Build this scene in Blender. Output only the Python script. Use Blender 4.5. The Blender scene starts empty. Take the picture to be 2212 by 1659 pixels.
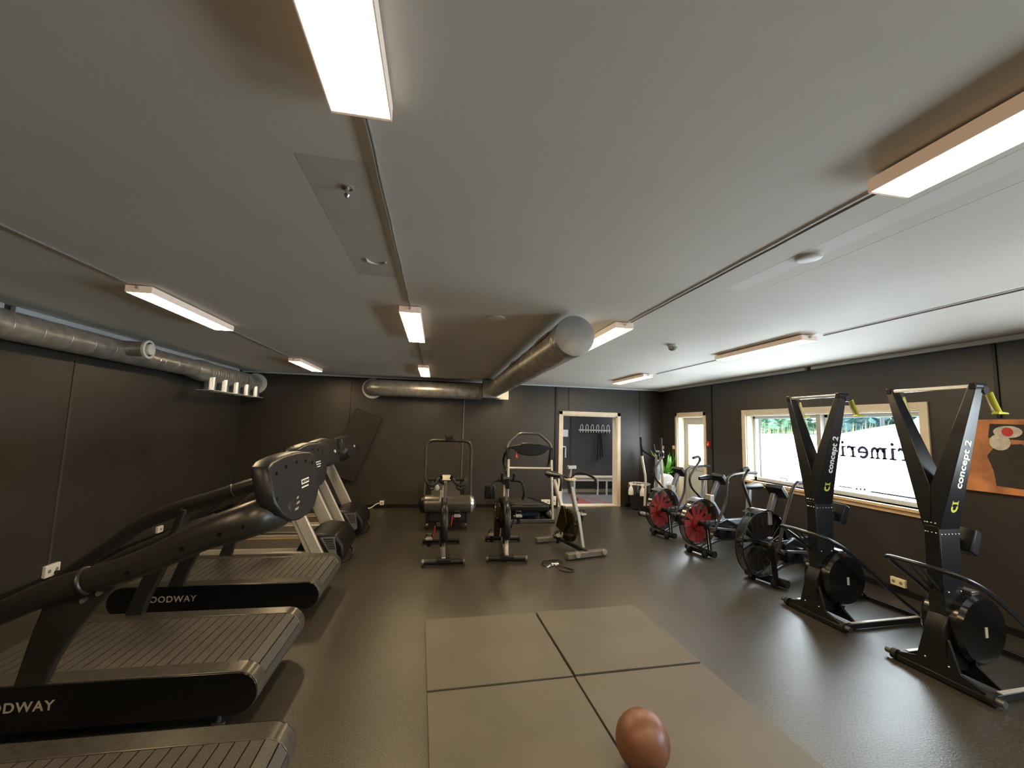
import bpy, bmesh, math, random
from mathutils import Vector, Matrix
random.seed(7)
PI = math.pi
S = bpy.context.scene
COL = S.collection

# ------------------------------------------------------------------ camera, world, exposure
YAW, PITCH, ROLL, FPX, EYE = 0.1741, 0.1023, 0.0286, 897.87, 1.72
def make_camera():
    cy, sy, cp, sp = math.cos(YAW), math.sin(YAW), math.cos(PITCH), math.sin(PITCH)
    f = Vector((sy*cp, cy*cp, sp)); r = Vector((cy, -sy, 0)); u = r.cross(f)
    cr, sr = math.cos(ROLL), math.sin(ROLL)
    r2 = r*cr + u*sr; u2 = u*cr - r*sr
    cd = bpy.data.cameras.new('camera'); co = bpy.data.objects.new('camera', cd); COL.objects.link(co)
    cd.sensor_fit = 'HORIZONTAL'; cd.sensor_width = 36.0; cd.lens = 36.0*FPX/2212.0
    cd.clip_start = 0.05; cd.clip_end = 200
    m = Matrix((r2, u2, -f)).transposed().to_4x4(); m.translation = Vector((0, 0, EYE))
    co.matrix_world = m
    S.camera = co
make_camera()
S.view_settings.view_transform = 'Standard'; S.view_settings.look = 'None'
S.view_settings.exposure = 1.33; S.view_settings.gamma = 1.0; S.view_settings.use_curve_mapping = False
w = bpy.data.worlds.new('sky'); S.world = w; w.use_nodes = True
bg = w.node_tree.nodes['Background']
bg.inputs['Color'].default_value = (0.80, 0.92, 1.0, 1); bg.inputs['Strength'].default_value = 3.6
LAMP_L, LAMP_SIDE, FILM_L = 19.0, .10, 8.2
LAMP_COL = (1.0, 0.745, 0.42, 1); FILM_COL = (0.80, 0.92, 1.0, 1)

# ------------------------------------------------------------------ materials
def new_mat(name):
    m = bpy.data.materials.new(name); m.use_nodes = True
    return m, m.node_tree, m.node_tree.nodes['Principled BSDF']
def mat(name, col, rough=0.5, metal=0.0, noise=0.0, scale=20.0, bump=0.0, bscale=None, spec=None, coat=0.0):
    m, t, b = new_mat(name)
    b.inputs['Roughness'].default_value = rough; b.inputs['Metallic'].default_value = metal
    if spec is not None: b.inputs['Specular IOR Level'].default_value = spec
    if coat: b.inputs['Coat Weight'].default_value = coat; b.inputs['Coat Roughness'].default_value = 0.15
    tc = t.nodes.new('ShaderNodeTexCoord')
    n = t.nodes.new('ShaderNodeTexNoise'); n.inputs['Scale'].default_value = scale; n.inputs['Detail'].default_value = 5
    t.links.new(tc.outputs['Object'], n.inputs['Vector'])
    r = t.nodes.new('ShaderNodeValToRGB')
    lo = tuple(max(0, c*(1-noise)) for c in col[:3])+(1,); hi = tuple(min(1, c*(1+noise)) for c in col[:3])+(1,)
    r.color_ramp.elements[0].position = 0.3; r.color_ramp.elements[1].position = 0.7
    r.color_ramp.elements[0].color = lo; r.color_ramp.elements[1].color = hi
    t.links.new(n.outputs['Fac'], r.inputs['Fac']); t.links.new(r.outputs['Color'], b.inputs['Base Color'])
    if bump:
        n2 = t.nodes.new('ShaderNodeTexNoise'); n2.inputs['Scale'].default_value = bscale or scale*4; n2.inputs['Detail'].default_value = 3
        t.links.new(tc.outputs['Object'], n2.inputs['Vector'])
        bp = t.nodes.new('ShaderNodeBump'); bp.inputs['Strength'].default_value = bump; bp.inputs['Distance'].default_value = 0.01
        t.links.new(n2.outputs['Fac'], bp.inputs['Height']); t.links.new(bp.outputs['Normal'], b.inputs['Normal'])
    return m
def emit(name, col, strength):
    m, t, b = new_mat(name)
    b.inputs['Base Color'].default_value = (0.8, 0.8, 0.8, 1)
    b.inputs['Emission Color'].default_value = col; b.inputs['Emission Strength'].default_value = strength
    return m
def glass(name, col=(1, 1, 1, 1), rough=0.0, mix=0.9):
    m = bpy.data.materials.new(name); m.use_nodes = True; t = m.node_tree
    for n in list(t.nodes):
        if n.type != 'OUTPUT_MATERIAL': t.nodes.remove(n)
    out = [n for n in t.nodes if n.type == 'OUTPUT_MATERIAL'][0]
    tr = t.nodes.new('ShaderNodeBsdfTransparent'); tr.inputs['Color'].default_value = col
    gl = t.nodes.new('ShaderNodeBsdfGlossy'); gl.inputs['Roughness'].default_value = max(rough, 0.03)
    mx = t.nodes.new('ShaderNodeMixShader'); mx.inputs['Fac'].default_value = 1-mix
    t.links.new(tr.outputs[0], mx.inputs[1]); t.links.new(gl.outputs[0], mx.inputs[2]); t.links.new(mx.outputs[0], out.inputs['Surface'])
    return m
M = {}
def floor_mat():
    m, t, b = new_mat('rubber_floor')
    tc = t.nodes.new('ShaderNodeTexCoord')
    n1 = t.nodes.new('ShaderNodeTexNoise'); n1.inputs['Scale'].default_value = 95; n1.inputs['Detail'].default_value = 4; n1.inputs['Roughness'].default_value = .65
    n2 = t.nodes.new('ShaderNodeTexNoise'); n2.inputs['Scale'].default_value = 1.3; n2.inputs['Detail'].default_value = 6
    for n in (n1, n2): t.links.new(tc.outputs['Object'], n.inputs['Vector'])
    r1 = t.nodes.new('ShaderNodeValToRGB'); r1.color_ramp.elements[0].position = .40; r1.color_ramp.elements[1].position = .62
    r1.color_ramp.elements[0].color = (.014, .012, .009, 1); r1.color_ramp.elements[1].color = (.060, .052, .039, 1)
    t.links.new(n1.outputs['Fac'], r1.inputs['Fac'])
    mr = t.nodes.new('ShaderNodeMapRange'); mr.inputs['To Min'].default_value = .24; mr.inputs['To Max'].default_value = .40
    t.links.new(n2.outputs['Fac'], mr.inputs['Value']); t.links.new(mr.outputs[0], b.inputs['Roughness'])
    t.links.new(r1.outputs['Color'], b.inputs['Base Color'])
    bp = t.nodes.new('ShaderNodeBump'); bp.inputs['Strength'].default_value = .4; bp.inputs['Distance'].default_value = .004
    b.inputs['Specular IOR Level'].default_value = .7
    t.links.new(n1.outputs['Fac'], bp.inputs['Height']); t.links.new(bp.outputs['Normal'], b.inputs['Normal'])
    return m
M['floor'] = floor_mat()
M['wall'] = mat('wall_paint', (.033, .028, .0235), .42, noise=.12, scale=3, bump=.06, bscale=90)
M['hallwall'] = mat('hall_wall_paint', (.062, .062, .064), .5, noise=.1, scale=3)
M['ceil'] = mat('ceiling_paint', (.80, .76, .69), .65, noise=.04, scale=1.2, bump=.05, bscale=60)
M['patch_dark'] = mat('old_paint_dark', (.66, .625, .565), .65, noise=.06, scale=5)
M['patch_light'] = mat('old_paint_light', (.86, .83, .77), .6, noise=.03, scale=4)
M['cornice'] = mat('cornice_paint', (.62, .64, .66), .5, noise=.06, scale=30)
M['white'] = mat('white_plastic', (.75, .73, .68), .4, noise=.02)
M['cream'] = mat('painted_wood', (.72, .62, .47), .45, noise=.06, scale=8)
M['sillwood'] = mat('sill_wood', (.66, .47, .29), .45, noise=.12, scale=12)
M['alu'] = mat('window_aluminium', (.62, .66, .70), .4, .1, noise=.03)
M['greypaint'] = mat('door_paint', (.42, .40, .36), .45, noise=.04)
M['galv'] = mat('galvanised_steel', (.50, .48, .45), .33, .7, noise=.28, scale=9, bump=.12, bscale=25)
M['galv_cap'] = mat('galvanised_cap', (.42, .42, .41), .42, .7, noise=.15, scale=7)
M['bright_steel'] = mat('bright_steel', (.72, .72, .72), .22, .95, noise=.05)
M['black_gloss'] = mat('black_gloss_panel', (.006, .006, .006), .16, noise=.05)
M['black'] = mat('black_powder_coat', (.007, .007, .0075), .36, spec=.3, noise=.15, scale=40)
M['black_mast'] = mat('black_satin_metal', (.009, .010, .012), .27, .1, noise=.08, scale=60)
M['rubber'] = mat('black_rubber', (.010, .0095, .009), .6, spec=.3, noise=.15, scale=60, bump=.1)
M['grip'] = mat('foam_grip', (.011, .0105, .014), .7, spec=.3, noise=.1, scale=80, bump=.15)
M['plastic_dark'] = mat('dark_grey_plastic', (.014, .014, .016), .36, spec=.4, noise=.08, scale=50, bump=.04, bscale=300)
M['cover'] = mat('deck_cover', (.072, .065, .056), .25, .3, noise=.15, scale=25, bump=.03)
M['slat'] = mat('rubber_slat', (.048, .043, .038), .45, noise=.5, scale=160, bump=.25, bscale=400)
M['arm'] = mat('arm_black', (.017, .0155, .014), .33, noise=.05, scale=30)
M['grey_steel'] = mat('grey_steel', (.085, .085, .09), .30, .5, noise=.08)
M['silver'] = mat('silver_paint', (.58, .54, .48), .36, .35, noise=.05)
M['silver_dark'] = mat('silver_dark', (.30, .28, .25), .38, .35, noise=.06)
M['steel_mid'] = mat('steel_mid', (.30, .285, .26), .33, .4, noise=.06)
M['foot_grey'] = mat('foot_grey', (.15, .135, .115), .36, .3, noise=.08)
M['steel_blue'] = mat('steel_blue', (.16, .18, .21), .34, .5, noise=.05)
M['arm_taupe'] = mat('arm_taupe', (.026, .023, .021), .36, noise=.08, spec=.35)
M['yellow'] = mat('yellow_stripe', (.75, .42, .06), .45, noise=.05)
M['beltdark'] = mat('belt_dark', (.045, .04, .034), .5, noise=.2, scale=60)
M['vent'] = mat('vent_grey', (.13, .13, .14), .4, noise=.05)
M['red'] = mat('red_plastic', (.62, .035, .035), .4, noise=.1)
M['fanred'] = mat('fan_red', (.66, .06, .062), .45, noise=.2, scale=15)
M['fandark'] = mat('fan_dark', (.030, .030, .032), .4, noise=.2)
M['whiteink'] = mat('white_ink', (.80, .80, .78), .5, noise=.02)
M['greyink'] = mat('grey_ink', (.30, .27, .24), .5, noise=.05)
M['navyink'] = mat('navy_ink', (.03, .05, .13), .5, noise=.05)
M['limegreen'] = mat('lime_plastic', (.50, .52, .06), .5, noise=.08)
M['leather'] = mat('brown_leather', (.145, .060, .034), .40, noise=.14, scale=9, bump=.10, bscale=160)
M['mat'] = mat('rubber_tile', (.078, .069, .055), .50, noise=.13, scale=2.2, bump=.06, bscale=220)
M['bag'] = glass('clear_bag', (.82, .82, .80, 1), .2, .72)
M['leaf'] = mat('leaf', (.09, .24, .03), .4, noise=.45, scale=4)
M['leafdark'] = mat('leaf_dark', (.02, .06, .02), .4, noise=.3, scale=8)
M['hedge'] = mat('hedge_leaf', (.10, .22, .13), .5, noise=.5, scale=3)
M['tree'] = mat('tree_leaf', (.07, .16, .16), .5, noise=.45, scale=2)
M['grass'] = mat('dry_grass', (.42, .40, .20), .6, noise=.3, scale=3)
M['paving'] = mat('paving', (.45, .45, .44), .7, noise=.1, scale=4)
M['render'] = mat('white_render', (.8, .8, .78), .6, noise=.04)
M['hallfloor'] = mat('hall_floor', (.20, .19, .19), .5, noise=.25, scale=14)
M['hallred'] = mat('hall_floor_red', (.30, .075, .08), .5, noise=.2, scale=10)
M['lamp'] = emit('lamp_diffuser', LAMP_COL, LAMP_L)
M['lamp_side'] = emit('lamp_acrylic_side', (1.0, .62, .36, 1), LAMP_SIDE)
M['film'] = emit('daylit_window_film', FILM_COL, FILM_L)
M['glass'] = glass('clear_glass', (.97, .99, .98, 1), 0, .94)
M['smoke'] = glass('smoked_guard', (.93, .92, .91, 1), .12, .94)
M['smoke_rim'] = glass('smoked_rim', (.55, .54, .53, 1), .15, .90)
M['canvas'] = mat('orange_canvas', (.50, .20, .075), .7, noise=.45, scale=5, bump=.05)
M['canvas_dark'] = mat('canvas_dark', (.030, .022, .018), .7, noise=.3)
M['canvas_pale'] = mat('canvas_pale', (.62, .55, .46), .7, noise=.2, scale=20)
M['pedalgrey'] = mat('pedal_metal', (.45, .44, .42), .35, .6, noise=.1)
M['goldshine'] = mat('gloss_shroud', (.020, .016, .006), .08, .3, noise=.1)
M['bluegrey'] = mat('silver_blue', (.30, .34, .39), .33, .5, noise=.05)

# ------------------------------------------------------------------ mesh helper
def V(*a): return Vector(a[0] if len(a) == 1 else a)
def frame(d, up=None):
    d = d.normalized(); up = Vector(up) if up else Vector((0, 0, 1))
    if abs(d.dot(up)) > .98: up = Vector((0, 1, 0)) if abs(d.y) < .9 else Vector((1, 0, 0))
    a = up.cross(d).normalized(); b = d.cross(a).normalized()
    return a, b
class MB:
    def __init__(s): s.v = []; s.f = []
    def add(s, vs, fs):
        o = len(s.v); s.v += [tuple(x) for x in vs]; s.f += [tuple(i+o for i in f) for f in fs]; return s
    def hexa(s, v8):
        return s.add(v8, [(0, 3, 2, 1), (4, 5, 6, 7), (0, 1, 5, 4), (1, 2, 6, 5), (2, 3, 7, 6), (3, 0, 4, 7)])
    def box(s, x0, x1, y0, y1, z0, z1):
        return s.hexa([(x0, y0, z0), (x1, y0, z0), (x1, y1, z0), (x0, y1, z0), (x0, y0, z1), (x1, y0, z1), (x1, y1, z1), (x0, y1, z1)])
    def bar(s, p0, p1, w, h, up=None, w1=None, h1=None):
        p0, p1 = V(p0), V(p1); a, b = frame(p1-p0, up); w1 = w if w1 is None else w1; h1 = h if h1 is None else h1
        vs = []
        for p, ww, hh in ((p0, w, h), (p1, w1, h1)):
            vs += [p-a*ww/2-b*hh/2, p+a*ww/2-b*hh/2, p+a*ww/2+b*hh/2, p-a*ww/2+b*hh/2]
        return s.hexa(vs)
    def tube(s, pts, r, n=12, ry=None, closed=False, up=None):
        pts = [V(p) for p in pts]; N = len(pts)
        rs = r if isinstance(r, (list, tuple)) else [r]*N
        rys = ry if isinstance(ry, (list, tuple)) else ([ry]*N if ry else rs)
        ds = []
        for i in range(N):
            if closed: d = pts[(i+1) % N]-pts[i-1]
            else: d = pts[min(i+1, N-1)]-pts[max(i-1, 0)]
            ds.append(d.normalized())
        a, b = frame(ds[0], up); rings = []
        for i in range(N):
            a = (a-ds[i]*a.dot(ds[i])).normalized(); b = ds[i].cross(a)
            rings.append([pts[i]+a*(math.cos(2*PI*k/n)*rs[i])+b*(math.sin(2*PI*k/n)*rys[i]) for k in range(n)])
        o = len(s.v)
        for rg in rings: s.v += [tuple(x) for x in rg]
        for i in range(N if closed else N-1):
            j = (i+1) % N
            for k in range(n):
                l = (k+1) % n; s.f.append((o+i*n+k, o+i*n+l, o+j*n+l, o+j*n+k))
        if not closed:
            s.f.append(tuple(o+k for k in reversed(range(n)))); s.f.append(tuple(o+(N-1)*n+k for k in range(n)))
        return s
    def cyl(s, p0, p1, r, n=24, r1=None):
        return s.tube([p0, p1], [r, r if r1 is None else r1], n)
    def lathe(s, prof, c=(0, 0, 0), axis=(0, 0, 1), n=32):
        c = V(c); ax = V(axis).normalized(); a, b = frame(ax); o = len(s.v)
        for (r, h) in prof:
            for k in range(n):
                t = 2*PI*k/n; s.v.append(tuple(c+ax*h+a*(r*math.cos(t))+b*(r*math.sin(t))))
        for i in range(len(prof)-1):
            for k in range(n):
                l = (k+1) % n; s.f.append((o+i*n+k, o+i*n+l, o+(i+1)*n+l, o+(i+1)*n+k))
        s.f.append(tuple(o+k for k in reversed(range(n)))); s.f.append(tuple(o+(len(prof)-1)*n+k for k in range(n)))
        return s
    def torus(s, c, axis, R, r, n=40, m=8, t0=0, t1=2*PI):
        c = V(c); a, b = frame(V(axis)); full = abs(t1-t0-2*PI) < 1e-6
        k = n if full else n+1
        return s.tube([c+a*(R*math.cos(t0+(t1-t0)*i/n))+b*(R*math.sin(t0+(t1-t0)*i/n)) for i in range(k)], r, m, closed=full)
    def prism(s, poly, lo, hi, plane='xz'):
        def P(p, q):
            return {'xz': (p[0], q, p[1]), 'yz': (q, p[0], p[1]), 'xy': (p[0], p[1], q)}[plane]
        n = len(poly); vs = [P(p, lo) for p in poly]+[P(p, hi) for p in poly]
        return s.add(vs, [tuple(range(n)), tuple(reversed(range(n, 2*n)))]+[(i, i+n, (i+1) % n+n, (i+1) % n) for i in range(n)])
    def sphere(s, c, r, n=24, m=14, sc=(1, 1, 1)):
        prof = [(max(1e-4, math.sin(PI*i/m)), -math.cos(PI*i/m)) for i in range(m+1)]; o = len(s.v)
        s.lathe(prof, (0, 0, 0), (0, 0, 1), n)
        for i in range(o, len(s.v)):
            x, y, z = s.v[i]; s.v[i] = (c[0]+x*r*sc[0], c[1]+y*r*sc[1], c[2]+z*r*sc[2])
        return s
    def xf(s, mtx):
        s.v = [tuple(mtx @ V(x)) for x in s.v]; return s
    def build(s, name, m, parent=None, bevel=0.0, seg=2, ang=35, sub=0):
        me = bpy.data.meshes.new(name); me.from_pydata(s.v, [], s.f)
        bm = bmesh.new(); bm.from_mesh(me); bmesh.ops.recalc_face_normals(bm, faces=bm.faces); bm.to_mesh(me); bm.free()
        me.materials.append(M[m] if isinstance(m, str) else m)
        me.polygons.foreach_set('use_smooth', [True]*len(me.polygons)); me.set_sharp_from_angle(angle=math.radians(ang))
        o = bpy.data.objects.new(name, me); COL.objects.link(o)
        if parent: o.parent = parent
        if bevel:
            b = o.modifiers.new('bevel', 'BEVEL'); b.width = bevel; b.segments = seg; b.limit_method = 'ANGLE'; b.angle_limit = math.radians(40)
        if sub:
            q = o.modifiers.new('subdivision', 'SUBSURF'); q.levels = sub; q.render_levels = sub
        return o
def fillet(pts, rad, n=5):
    pts = [V(p) for p in pts]; out = [pts[0]]
    for i in range(1, len(pts)-1):
        p, a, b = pts[i], pts[i-1], pts[i+1]; da, db = (a-p), (b-p)
        r = min(rad, da.length*.48, db.length*.48); q0 = p+da.normalized()*r; q1 = p+db.normalized()*r
        for k in range(n+1):
            t = k/n; out.append(q0*(1-t)**2+p*(2*t*(1-t))+q1*t*t)
    out.append(pts[-1]); return out
def smooth(pts, n=6):
    P = [V(p) for p in pts]; out = []
    for i in range(len(P)-1):
        p0, p1, p2, p3 = P[max(i-1, 0)], P[i], P[i+1], P[min(i+2, len(P)-1)]
        for k in range(n):
            t = k/n; out.append(.5*((2*p1)+(p2-p0)*t+(2*p0-5*p1+4*p2-p3)*t*t+(3*p1-p0-3*p2+p3)*t**3))
    out.append(P[-1]); return out
def lerp_list(vals, n=6):
    out = []
    for i in range(len(vals)-1):
        out += [vals[i]+(vals[i+1]-vals[i])*k/n for k in range(n)]
    return out+[vals[-1]]
def arc2(cx, cz, r, a0, a1, n=8, rz=None):
    rz = rz or r
    return [(cx+r*math.cos(math.radians(a0+(a1-a0)*i/n)), cz+rz*math.sin(math.radians(a0+(a1-a0)*i/n))) for i in range(n+1)]
def stadium(x0, x1, z0, z1, n=8):
    r = (z1-z0)/2; c = (z0+z1)/2
    return arc2(x1-r, c, r, -90, 90, n)+arc2(x0+r, c, r, 90, 270, n)
def tag(o, label=None, cat=None, group=None, kind=None):
    if label: o['label'] = label
    if cat: o['category'] = cat
    if group: o['group'] = group
    if kind: o['kind'] = kind
    return o
def thing(name, label, cat, loc=(0, 0, 0), rz=0.0, group=None):
    o = bpy.data.objects.new(name, None); COL.objects.link(o); o.empty_display_size = .1
    o.location = loc; o.rotation_euler = (0, 0, rz)
    return tag(o, label, cat, group)
def struct(name, mb, m, bevel=0.0, label=None, parent=None):
    o = mb.build(name, m, parent, bevel)
    if not parent:
        tag(o, label, None, None, 'structure')
    return o
def dup(root, loc, rz, label, group=None):
    def cp(o, par):
        c = o.copy(); COL.objects.link(c)
        if par: c.parent = par
        for ch in list(o.children): cp(ch, c)
        return c
    r = cp(root, None); r.location = loc; r.rotation_euler = (0, 0, rz); r['label'] = label
    if group: r['group'] = group
    return r
def find(root, stem):
    return [c for c in root.children_recursive if c.name.split('.')[0] == stem]
def lettering(txt, size, mtx, m, parent, name='lettering', extrude=.0008, shear=0.0, spacing=1.0, weight=0.0, align='CENTER'):
    cu = bpy.data.curves.new('text', 'FONT'); cu.body = txt; cu.size = size; cu.extrude = extrude; cu.align_x = align; cu.align_y = 'CENTER'
    cu.shear = shear; cu.space_character = spacing; cu.offset = weight
    ob = bpy.data.objects.new('text', cu); COL.objects.link(ob)
    dg = bpy.context.evaluated_depsgraph_get(); me = bpy.data.meshes.new_from_object(ob.evaluated_get(dg))
    bpy.data.objects.remove(ob); bpy.data.curves.remove(cu)
    me.transform(mtx); me.name = name; me.materials.clear(); me.materials.append(M[m])
    o = bpy.data.objects.new(name, me); COL.objects.link(o); o.parent = parent
    return o
def basis(xa, ya, loc):
    xa, ya = V(xa).normalized(), V(ya).normalized(); za = xa.cross(ya)
    m = Matrix((xa, ya, za)).transposed().to_4x4(); m.translation = V(loc); return m

# ------------------------------------------------------------------ room shell
XL, XR, YB, YF, ZC = -3.853, 5.141, 9.033, -4.2, 2.682
struct('floor', MB().box(XL-.2, XR+.2, YF-.2, YB+.08, -.2, 0), 'floor', label='dark brown speckled rubber gym floor')
struct('ceiling', MB().box(XL-.2, XR+.2, YF-.2, YB+.2, ZC, ZC+.2), 'ceil', label='grey beige painted ceiling')
struct('wall_left', MB().box(XL-.2, XL, YF-.2, YB+.2, 0, ZC), 'wall', label='dark brown black painted left wall')
struct('wall_front', MB().box(XL, XR, YF-.2, YF, 0, ZC), 'wall', label='dark wall behind the camera')
D0, D1, DT = 2.75, 4.075, 2.035          # doorway in the back wall
struct('wall_back', MB().box(XL, D0, YB, YB+.16, 0, ZC).box(D1, XR, YB, YB+.16, 0, ZC).box(D0, D1, YB, YB+.16, DT, ZC), 'wall', label='dark painted back wall')
W0, W1, WB, WT = 3.66, 6.26, .955, 2.03    # window hole in the right wall
E0, E1, ET = 7.39, 8.31, 2.05              # outer door hole
B0, B1 = -.95, 1.75                        # second window of the same kind, behind the camera
struct('wall_right', MB().box(XR, XR+.28, E1, YB+.2, 0, ZC).box(XR, XR+.28, E0, E1, ET, ZC).box(XR, XR+.28, W1, E0, 0, ZC)
       .box(XR, XR+.28, W0, W1, 0, WB).box(XR, XR+.28, W0, W1, WT, ZC).box(XR, XR+.28, B1, W0, 0, ZC)
       .box(XR, XR+.28, B0, B1, 0, WB).box(XR, XR+.28, B0, B1, WT, ZC).box(XR, XR+.28, YF-.2, B0, 0, ZC), 'wall', label='dark painted right wall')
def base(name, *boxes):
    mb = MB()
    for b in boxes: mb.box(*b)
    struct(name, mb, 'black', .004)
base('baseboard_left', (XL, XL+.015, YF, YB, 0, .07))
base('baseboard_back', (XL, 2.66, YB-.015, YB, 0, .07), (4.26, XR, YB-.015, YB, 0, .07))
base('baseboard_right', (XR-.015, XR, YF, 7.30, 0, .07), (XR-.015, XR, 8.40, YB, 0, .07))
# cornice strips along the ceiling
struct('trim_1', MB().box(XL, XL+.045, YF, 4.32, ZC-.055, ZC-.004).box(XL, XL+.045, 4.42, YB-.25, ZC-.055, ZC-.004), 'cornice', .004, 'pale cornice strip along the left wall')
struct('trim_2', MB().box(XR-.05, XR, YF, 3.35, ZC-.05, ZC-.004).box(XR-.05, XR, 5.03, YB, ZC-.05, ZC-.004).box(XR-.05, XR, 3.35, 4.93, ZC-.05, ZC-.004), 'cornice', .004, 'grey cornice strip along the right wall')
struct('trim_3', MB().box(XL, XR, YB-.04, YB, ZC-.035, ZC-.004), 'cornice', .004, 'narrow pale cornice along the back wall')
# panel joints of the walls
struct('trim_4', MB().box(XL, XL+.006, 5.165, 5.195, .07, ZC-.06), mat('joint_grey', (.048, .044, .04), .5), 0, 'pale panel joint on the left wall')
struct('trim_5', MB().box(2.585, 2.625, YB-.02, YB, .0, ZC-.04), 'black', .003, 'black vertical strip left of the doorway')
struct('trim_6', MB().box(2.895, 2.915, YB-.008, YB, 2.13, ZC-.04).box(-1.79, -1.775, YB-.004, YB, .07, ZC-.04).box(4.62, 4.63, YB-.004, YB, .07, ZC-.04), 'black', 0, 'thin panel joints on the back wall')
struct('trim_7', MB().box(XR-.012, XR, 7.13, 7.16, .07, ZC-.05).box(XR-.012, XR, 3.0, 3.03, 1.93, ZC-.05), 'black', .002, 'black cable strips on the right wall')
# paint patches left on the ceiling where fittings were removed
struct('trim_8', MB().box(-.555, -.30, 1.53, 2.77, ZC-.0006, ZC+.001), 'patch_dark', 0, 'darker rectangle of old paint on the ceiling')
struct('trim_9', MB().box(1.86, 1.99, -.4, 2.42, ZC-.0006, ZC+.001).box(2.10, 2.106, -.4, 2.3, ZC-.0008, ZC+.001), 'patch_light', 0, 'paler strip of filler on the ceiling')
struct('trim_10', MB().box(-3.2, -2.42, 7.08, 7.14, ZC-.0006, ZC+.001).box(-2.1, -1.72, 7.05, 7.10, ZC-.0006, ZC+.001).box(-.42, -.10, 5.45, 6.2, ZC-.0006, ZC+.001), 'patch_dark', 0, 'faint darker patches on the ceiling')

# doorway to the hall
fr = MB()
for x0, x1 in ((D0-.07, D0+.01), (D1-.01, D1+.07)): fr.box(x0, x1, YB-.03, YB, 0, DT+.07)
fr.box(D0-.07, D1+.07, YB-.03, YB, DT-.01, DT+.07)
for x0, x1 in ((D0, D0+.035), (D1-.035, D1)): fr.box(x0, x1, YB, YB+.19, .02, DT)
fr.box(D0, D1, YB, YB+.19, DT-.035, DT).box(D0, D1, YB-.02, YB+.19, 0, .028)
struct('door_1', fr, 'cream', .004, 'cream door frame of the open doorway in the back wall')
# hall beyond
HY = 11.05
struct('floor.001', MB().box(1.5, 7.6, YB+.08, HY+.2, -.2, 0), 'hallfloor', label='grey patterned hall floor beyond the doorway')
struct('trim_11', MB().add([(3.44, 10.55, .002), (3.56, 10.55, .002), (3.66, 9.3, .002), (3.22, 9.3, .002)], [(0, 1, 2, 3)]).add([(3.7, 10.3, .002), (3.76, 10.3, .002), (4.1, 9.4, .002), (4.0, 9.4, .002)], [(0, 1, 2, 3)]), 'hallred', 0, 'red markings on the hall floor')
struct('wall_far', MB().box(1.5, 7.6, HY, HY+.2, 0, ZC), 'hallwall', label='dark far wall of the hall')
struct('wall_far_left', MB().box(1.3, 1.5, YB+.16, HY+.2, 0, ZC), 'hallwall', label='dark left wall of the hall')
struct('wall_far_right', MB().box(7.6, 7.8, YB+.16, HY+.2, 0, ZC), 'hallwall', label='dark right wall of the hall')
struct('wall_far_front', MB().box(XR+.28, 7.8, YB+.0, YB+.16, 0, ZC), 'hallwall', label='hall wall next to the gym')
struct('ceiling.001', MB().box(1.3, 7.8, YB+.16, HY+.2, ZC, ZC+.2), 'ceil', label='hall ceiling')
struct('baseboard_far', MB().box(1.5, 7.6, HY-.02, HY, 0, .09), 'cornice', .003, 'pale baseboard of the hall')

# right window (window_1) and its twin out of view behind the camera
def window(name, y0, y1, label, mull, text):
    z0, z1 = WB, WT
    fr = MB()
    for a, b in ((y0-.08, y0+.005), (y1-.005, y1+.08)): fr.box(XR-.022, XR, a, b, z0-.08, z1+.08)
    fr.box(XR-.022, XR, y0+.005, y1-.005, z1-.005, z1+.08)
    fr.box(XR, XR+.16, y0, y0+.02, z0, z1).box(XR, XR+.16, y1-.02, y1, z0, z1).box(XR, XR+.16, y0, y1, z1-.02, z1)
    o = struct(name, fr, 'cream', .003, label)
    sl = MB().box(XR-.05, XR+.16, y0-.08, y1+.08, z0-.035, z0).box(XR-.022, XR, y0-.08, y1+.08, z0-.085, z0-.03)
    s = sl.build('window_sill', 'sillwood', o, .004)
    xs = XR+.12
    mu = MB().box(XR+.05, XR+.19, mull-.035, mull+.035, z0, z1)
    mu.build('mullion', 'greypaint', o, .004)
    for a, b in ((y0+.02, mull-.035), (mull+.035, y1-.02)):
        f = MB().box(xs, xs+.06, a, a+.05, z0, z1-.02).box(xs, xs+.06, b-.05, b, z0, z1-.02).box(xs, xs+.06, a, b, z0, z0+.055).box(xs, xs+.06, a, b, z1-.065, z1-.02)
        fo = f.build('sash', 'alu', o, .004)
        MB().box(xs+.02, xs+.026, a+.05, b-.05, z0+.055, z1-.065).build('glass_pane', 'glass', fo)
        fi = MB().box(xs+.012, xs+.019, a+.05, b-.05-(.10 if a > mull else 0), z0+.055, 1.725).build('frosted_film', 'film', fo)
        tag(fi, 'white daylit privacy film on the lower pane')
    h = MB().box(xs-.02, xs, mull+.6, mull+.63, z0+.06, z0+.12).box(xs-.035, xs-.02, mull+.6, mull+.74, z0+.09, z0+.11)
    h.build('window_handle', 'alu', o, .003)
    return o
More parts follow.
